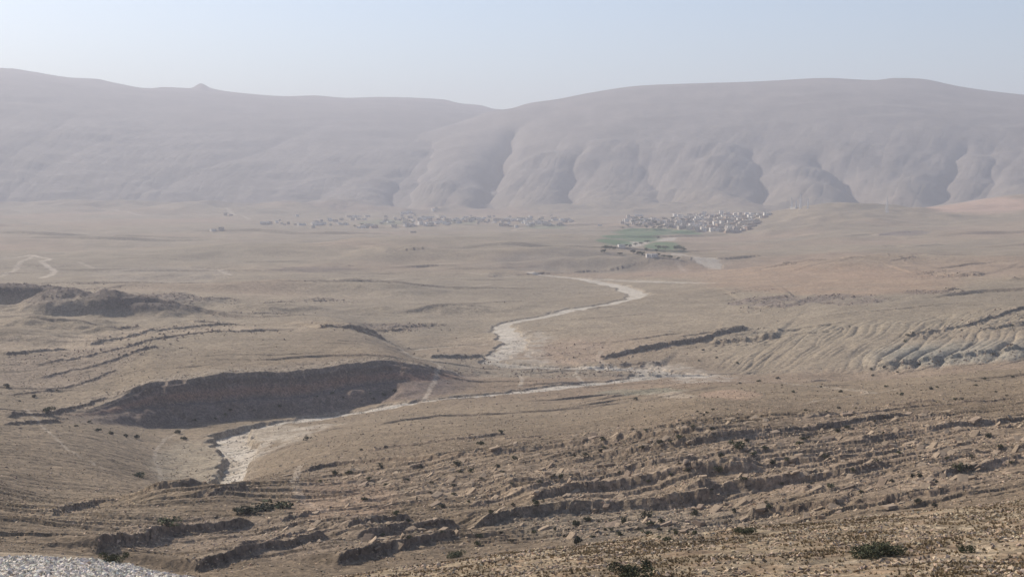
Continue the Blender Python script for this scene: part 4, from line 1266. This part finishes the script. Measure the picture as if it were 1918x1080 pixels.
placed = []
tries = 0
while len(placed) < 165 and tries < 20000:
    tries += 1
    u = rb.uniform(1163, 1440); v = rb.uniform(400, 438)
    if u < 1270 and rb.random() < .55:
        continue
    if not inside(u, v, POLY) or any(abs(u - a) < 6.0 and abs(v - b_) < 2.1 for a, b_ in placed):
        continue
    placed.append((u, v))
for u, v in placed:
    row = "back row" if v < 411 else "middle rows" if v < 424 else "front row"
    col = "left end" if u < 1230 else "left half" if u < 1300 else "right half" if u < 1370 else "right end"
    house(u, v, rb.choices([0, 1, 2, 3], [5, 5, 2, 1])[0], rb.choices(range(5), [5, 5, 3, 1, 1])[0], f"in the {row}, {col} of the right hand town", "houses of the right hand town", rb.uniform(.85, 1.2))

CL = [(745, 421, 14, 5, 5, "in the leftmost front block of the middle village"), (768, 424, 7, 2, 3, "beside the pale track of the middle village"), (800, 421, 15, 4, 7, "in the central front block of the middle village"),
      (826, 418.5, 15, 2, 7, "in the long pale row of the middle village"), (862, 416, 12, 3, 7, "in the front right block of the middle village"), (890, 412, 14, 2.5, 9, "in the right row of the middle village"),
      (796, 409, 13, 1.5, 6, "in the back row of the middle village"), (760, 400, 9, 2, 4, "on the highest lane above the middle village"), (816, 394, 6, 1.5, 2, "on the slope at the very back of the middle village"),
      (688, 427, 17, 2, 8, "in the low left row of the middle village"), (642, 421.5, 6, 1.5, 2, "standing apart left of the middle village"), (672, 409, 19, 3, 9, "on the grey rise left of the middle village"),
      (498, 420, 7, 1.5, 4, "in the far left hamlet"), (564, 421.5, 6, 1, 3, "in the middle one of the far left hamlets"), (596, 420.5, 11, 1.5, 7, "in the right one of the far left hamlets"), (622, 414, 10, 2, 4, "on the low rise above the far left hamlets"),
      (968, 412.5, 24, 1.8, 15, "in the back row of the hamlet beside the town"), (1004, 419.5, 19, 2, 10, "in the front row of the hamlet beside the town"), (943, 422.5, 6, 1.2, 3, "at the left tip of the hamlet beside the town"),
      (1052, 413, 18, 1.2, 5, "in the sparse line right of the hamlet beside the town"), (428, 404, 6, 1, 2, "on the hillside far left"), (405, 433, 14, .8, 2, "along the dark bank far left"), (1195, 405, 8, 1, 2, "behind the left end of the right hand town")]
for u0, v0, du, dv, n, where in CL:
    got = []
    tr = 0
    while len(got) < n and tr < 3000:
        tr += 1
        u = u0 + rb.uniform(-du, du); v = v0 + rb.uniform(-dv, dv)
        if any(abs(u - a) < 4.6 and abs(v - b_) < 1.3 for a, b_ in got):
            continue
        got.append((u, v))
        house(u, v, rb.choices([0, 1, 2, 3], [4, 7, 1, 0])[0], rb.choices(range(5), [6, 3, 3, 0, 1])[0], where, "houses of the left hand villages", rb.uniform(.85, 1.2))
for u, v, mi, si, where in [(1124, 423, 1, 0, "alone left of the right hand town"), (1163, 463, 1, 0, "alone among the green fields"), (1217, 482, 1, 0, "at the bend of the wash, left of a pair"), (1222, 481, 1, 0, "at the bend of the wash, right of a pair"),
                            (775, 436, 0, 0, "alone on the plain below the middle village"), (1485, 391, 1, 4, "at the foot of the masts on the hilltop")]:
    house(u, v, mi, si, where, "houses standing alone", 0.9)
for k_, o in H.items():
    if k_ not in used_proto:
        for ch in list(o.children):
            bpy.data.objects.remove(ch)
        bpy.data.objects.remove(o)


# the many more houses too small and crowded to tell apart, as one mass
mass = []
tr = 0
def mass_house(u, v, big=1.0):
    x, y, z = place(u, v); a = rb.gauss(0.1, .5) - math.atan2(x, y)
    w_, d_, h_ = rb.uniform(7, 12) * big, rb.uniform(6, 9) * big, rb.choice([3.4, 3.6, 6.4]) * big
    mass.append((x, y, z + h_ / 2 - .8, w_, d_, h_ + 1.6, a))
    ca, sa = math.cos(a), math.sin(a)
    for sx_, sy_, lx, ly in ((0, d_ / 2 - .14, w_ + .04, .3), (0, -d_ / 2 + .14, w_ + .04, .3), (w_ / 2 - .14, 0, .3, d_ - .64), (-w_ / 2 + .14, 0, .3, d_ - .64)):
        mass.append((x + sx_ * ca - sy_ * sa, y + sx_ * sa + sy_ * ca, z + h_ + .2, lx, ly, .5, a))
nm_ = 0
while nm_ < 90 and tr < 20000:
    tr += 1
    u = rb.uniform(1163, 1440); v = rb.uniform(400, 436)
    if inside(u, v, POLY) and all(abs(u - a) > 3.4 or abs(v - b_) > 1.3 for a, b_ in placed):
        placed.append((u, v)); mass_house(u, v, .85); nm_ += 1
for u0, u1, v0, n in ((500, 720, 417, 22), (720, 930, 413, 60), (930, 1080, 416, 50)):
    for q in range(n):
        mass_house(rb.uniform(u0, u1), v0 + rb.gauss(0, 4.5), .9)
me = to_mesh(boxes(mass), "village_houses", M_plaster[0])
me.materials.append(M_plaster[3]); me.materials.append(M_plaster[1])
mi_ = np.repeat(np.repeat(rng.choice([0, 0, 1, 2], len(mass) // 5), 5), 6).astype(np.int32)
me.polygons.foreach_set("material_index", mi_)
o = link_mesh("village_houses", me); o["kind"] = "stuff"


# towers of two mosques
def minaret(u, v, hpx, label):
    x, y, z = place(u, v); h = hpx * math.hypot(x, y) / F
    root = empty("minaret", (x, y, z))
    w = h * .17
    link_mesh("tower", to_mesh(boxes([(0, 0, h * .36 - 1, w, w, h * .72 + 2, 0), (0, 0, h * .735, w * 1.25, w * 1.25, h * .03, 0)]), "tower", M_plaster[1]), root)
    link_mesh("lantern", to_mesh(boxes([(0, 0, h * .82, w * .55, w * .55, h * .14, 0)]), "lantern", M_plaster[1]), root)
    bm = bmesh.new(); bmesh.ops.create_uvsphere(bm, u_segments=12, v_segments=8, radius=w * .34, matrix=Matrix.Translation((0, 0, h * .9)))
    bmesh.ops.create_cone(bm, segments=6, radius1=w * .06, radius2=0.01, depth=h * .08, matrix=Matrix.Translation((0, 0, h * .96)))
    link_mesh("dome", to_mesh(bm, "dome", M_plaster[0]), root)
    link_mesh("window", to_mesh(boxes([(0, -w / 2, h * .5, w * .3, .15, h * .08, 0), (0, -w / 2, h * .3, w * .3, .15, h * .08, 0)]), "window", M_dark), root)
    tag(root, label, "minaret")


minaret(1278, 409, 8.5, "slim white minaret rising behind the right hand town")
minaret(916.5, 415, 7.5, "slim white minaret standing right of the middle village")


# radio masts on the hill
def bar(bm, a, b, t):
    a, b = Vector(a), Vector(b); d = b - a
    m = Matrix.Translation((a + b) / 2) @ d.to_track_quat('Z', 'Y').to_matrix().to_4x4() @ Matrix.Diagonal((t, t, d.length, 1))
    bmesh.ops.create_cube(bm, size=1.0, matrix=m)


def mast(u, v, hpx, label, base=4.2, t=0.36, dish=True):
    x, y, z = place(u, v); h = hpx * math.hypot(x, y) / F
    root = empty("radio_mast", (x, y, z - .5), 0.3)
    cor = [(-1, -1), (1, -1), (1, 1), (-1, 1)]
    lm = []
    def at(c, f):
        w = base * .5 * (1 - f) + .45 * f
        return (c[0] * w, c[1] * w, h * f)
    for c in cor:
        bm = bmesh.new(); bar(bm, at(c, 0), at(c, 1), t)
        link_mesh("leg", to_mesh(bm, "leg", M_steel), root)
    bm = bmesh.new(); nb = 9
    for q in range(nb):
        f0, f1 = q / nb, (q + 1) / nb
        for s in range(4):
            bar(bm, at(cor[s], f0), at(cor[(s + 1) % 4], f1), t * .7); bar(bm, at(cor[(s + 1) % 4], f0), at(cor[s], f1), t * .7)
            bar(bm, at(cor[s], f1), at(cor[(s + 1) % 4], f1), t * .7)
    link_mesh("bracing", to_mesh(bm, "bracing", M_steel), root)
    bm = bmesh.new(); bar(bm, (0, 0, h), (0, 0, h * 1.12), .22)
    link_mesh("aerial", to_mesh(bm, "aerial", M_steel), root)
    if dish:
        for a, f in ((0.4, .82), (2.6, .9), (4.4, .74)):
            bm = bmesh.new()
            bmesh.ops.create_cone(bm, segments=14, radius1=1.1, radius2=.9, depth=.6, cap_ends=True, matrix=Matrix.Translation((1.4 * math.cos(a), 1.4 * math.sin(a), h * f)) @ Matrix.Rotation(a, 4, 'Z') @ Matrix.Rotation(math.pi / 2, 4, 'Y'))
            link_mesh("dish", to_mesh(bm, "dish", M_plaster[1]), root)
    tag(root, label, "radio mast", "radio masts on the right hand hills")


mast(1480, 391.5, 21, "shorter lattice mast left of the tallest one on the rounded hill", 3.6)
mast(1497, 391, 30, "tallest pale lattice mast on the rounded hill")
mast(1511, 391.5, 21, "slim lattice mast right of the tallest one on the rounded hill", 3.2)
mast(1489, 391, 15, "lowest lattice mast close left of the tallest one on the rounded hill", 3.0, dish=False)
mast(1658, 399, 29, "lattice mast alone in the saddle, left of the pink hill", 6.0, 0.24, dish=False)


# trees of the fields and gardens
def tree_proto(seed):
    root = empty("tree", (0, 0, 0))
    v, f = leaf_clump(420, seed, 0.9, 0.15, 9, 0.3)
    v = v * np.array([1.0, 1.0, 0.95]) + np.array([0, 0, .22])
    link_mesh("crown", mesh_np("crown", v, f, M_crown, n=4), root)
    bm = bmesh.new()
    bmesh.ops.create_cone(bm, segments=7, radius1=.06, radius2=.03, depth=.6, cap_ends=True, matrix=Matrix.Translation((0, 0, .22)))
    for a in (0.3, 2.3, 4.2):
        bar(bm, (0, 0, .36), (.22 * math.cos(a), .22 * math.sin(a), .62), .025)
    link_mesh("trunk", to_mesh(bm, "trunk", M_stem), root)
    return root


TP = [tree_proto(400 + k) for k in range(4)]
tused = set()
TREES = [(1133, 467, 8, "at the left corner of the green fields"), (1142, 467, 9, "at the left corner of the green fields"), (1150, 468, 7, "at the left corner of the green fields"), (1132, 474, 8, "on the left edge of the pale wash below the fields"),
         (1172, 462, 6, "beside the lone white house in the fields"), (1180, 463, 6, "beside the lone white house in the fields"), (1190, 460, 6, "in the middle of the green fields"), (1200, 458, 6, "in the middle of the green fields"), (1212, 455, 6, "on the upper bank of the pale wash"),
         (1185, 475, 9, "on the lower bank of the pale wash"), (1196, 478, 9, "on the lower bank of the pale wash"), (1204, 478, 8, "on the lower bank of the pale wash"), (1210, 471, 7, "on the lower bank of the pale wash"), (1232, 468, 8, "in the orchard right of the wash"), (1246, 467, 9, "in the orchard right of the wash"), (1230, 472, 6, "in the orchard right of the wash"),
         (1268, 467, 9, "in the right hand rows of the orchard"), (1275, 468, 8, "in the right hand rows of the orchard"), (1280, 470, 7, "in the right hand rows of the orchard"), (1266, 472, 7, "in the right hand rows of the orchard"), (1232, 479, 7, "beside the pair of white houses below the fields"), (1244, 482, 7, "beside the pair of white houses below the fields"), (1255, 485, 7, "along the lane above the pale gravel"), (1270, 487, 6, "along the lane above the pale gravel"),
         (1233, 447, 5, "at the top of the pale track in the fields"), (1160, 478, 7, "on the left edge of the pale wash below the fields")]
for q in range(24):
    u = rb.uniform(1165, 1300); TREES.append((u, rb.uniform(424, 430), rb.uniform(4, 6), "along the front gardens of the right hand town"))
for q in range(14):
    u = rb.uniform(1170, 1290); TREES.append((u, rb.uniform(410, 420), rb.uniform(4.5, 7.5), "between the houses at the left of the right hand town"))
for q in range(12):
    u = rb.uniform(655, 900); TREES.append((u, 424 - (u - 655) * .045 + rb.uniform(-4, 2), rb.uniform(3.5, 5), "between the houses of the middle village"))
for u, v, w, where in TREES:
    x, y, z = place(u, v); s = w * math.hypot(x, y) / F
    k = rb.randrange(4); rz = rb.uniform(0, 6)
    sc = (s, s, s * rb.uniform(.75, 1.1))
    if k in tused:
        o = dup(TP[k], (x, y, z), rz, sc)
    else:
        tused.add(k); o = TP[k]; o.location = (x, y, z); o.rotation_euler = (0, 0, rz); o.scale = sc
    tag(o, f"small dark green tree {where}", "tree", "trees of the fields and villages")

# ------------------------------------------------------------------ the air
zt = float(AZc.max()) + 25.0; zb = float(AZc.min()) - 1.0
bm = bmesh.new()
bmesh.ops.create_cube(bm, size=1.0, matrix=Matrix.Translation((0, 0, (zt + zb) / 2)) @ Matrix.Diagonal((24000, 24000, zt - zb, 1)))
me = bpy.data.meshes.new("haze"); bm.to_mesh(me); bm.free()
hz = bpy.data.objects.new("haze", me); hz["kind"] = "stuff"; C.objects.link(hz)
hm = bpy.data.materials.new("haze_air"); hm.use_nodes = True
nt = hm.node_tree
for n in list(nt.nodes):
    if n.type != 'OUTPUT_MATERIAL':
        nt.nodes.remove(n)
out = [n for n in nt.nodes if n.type == 'OUTPUT_MATERIAL'][0]
pv = nt.nodes.new("ShaderNodeVolumePrincipled")
pv.inputs["Color"].default_value = (0.88, 0.89, 1.0, 1)
pv.inputs["Density"].default_value = HAZE_DENSITY
pv.inputs["Anisotropy"].default_value = 0.15
nt.links.new(pv.outputs[0], out.inputs["Volume"])
me.materials.append(hm)
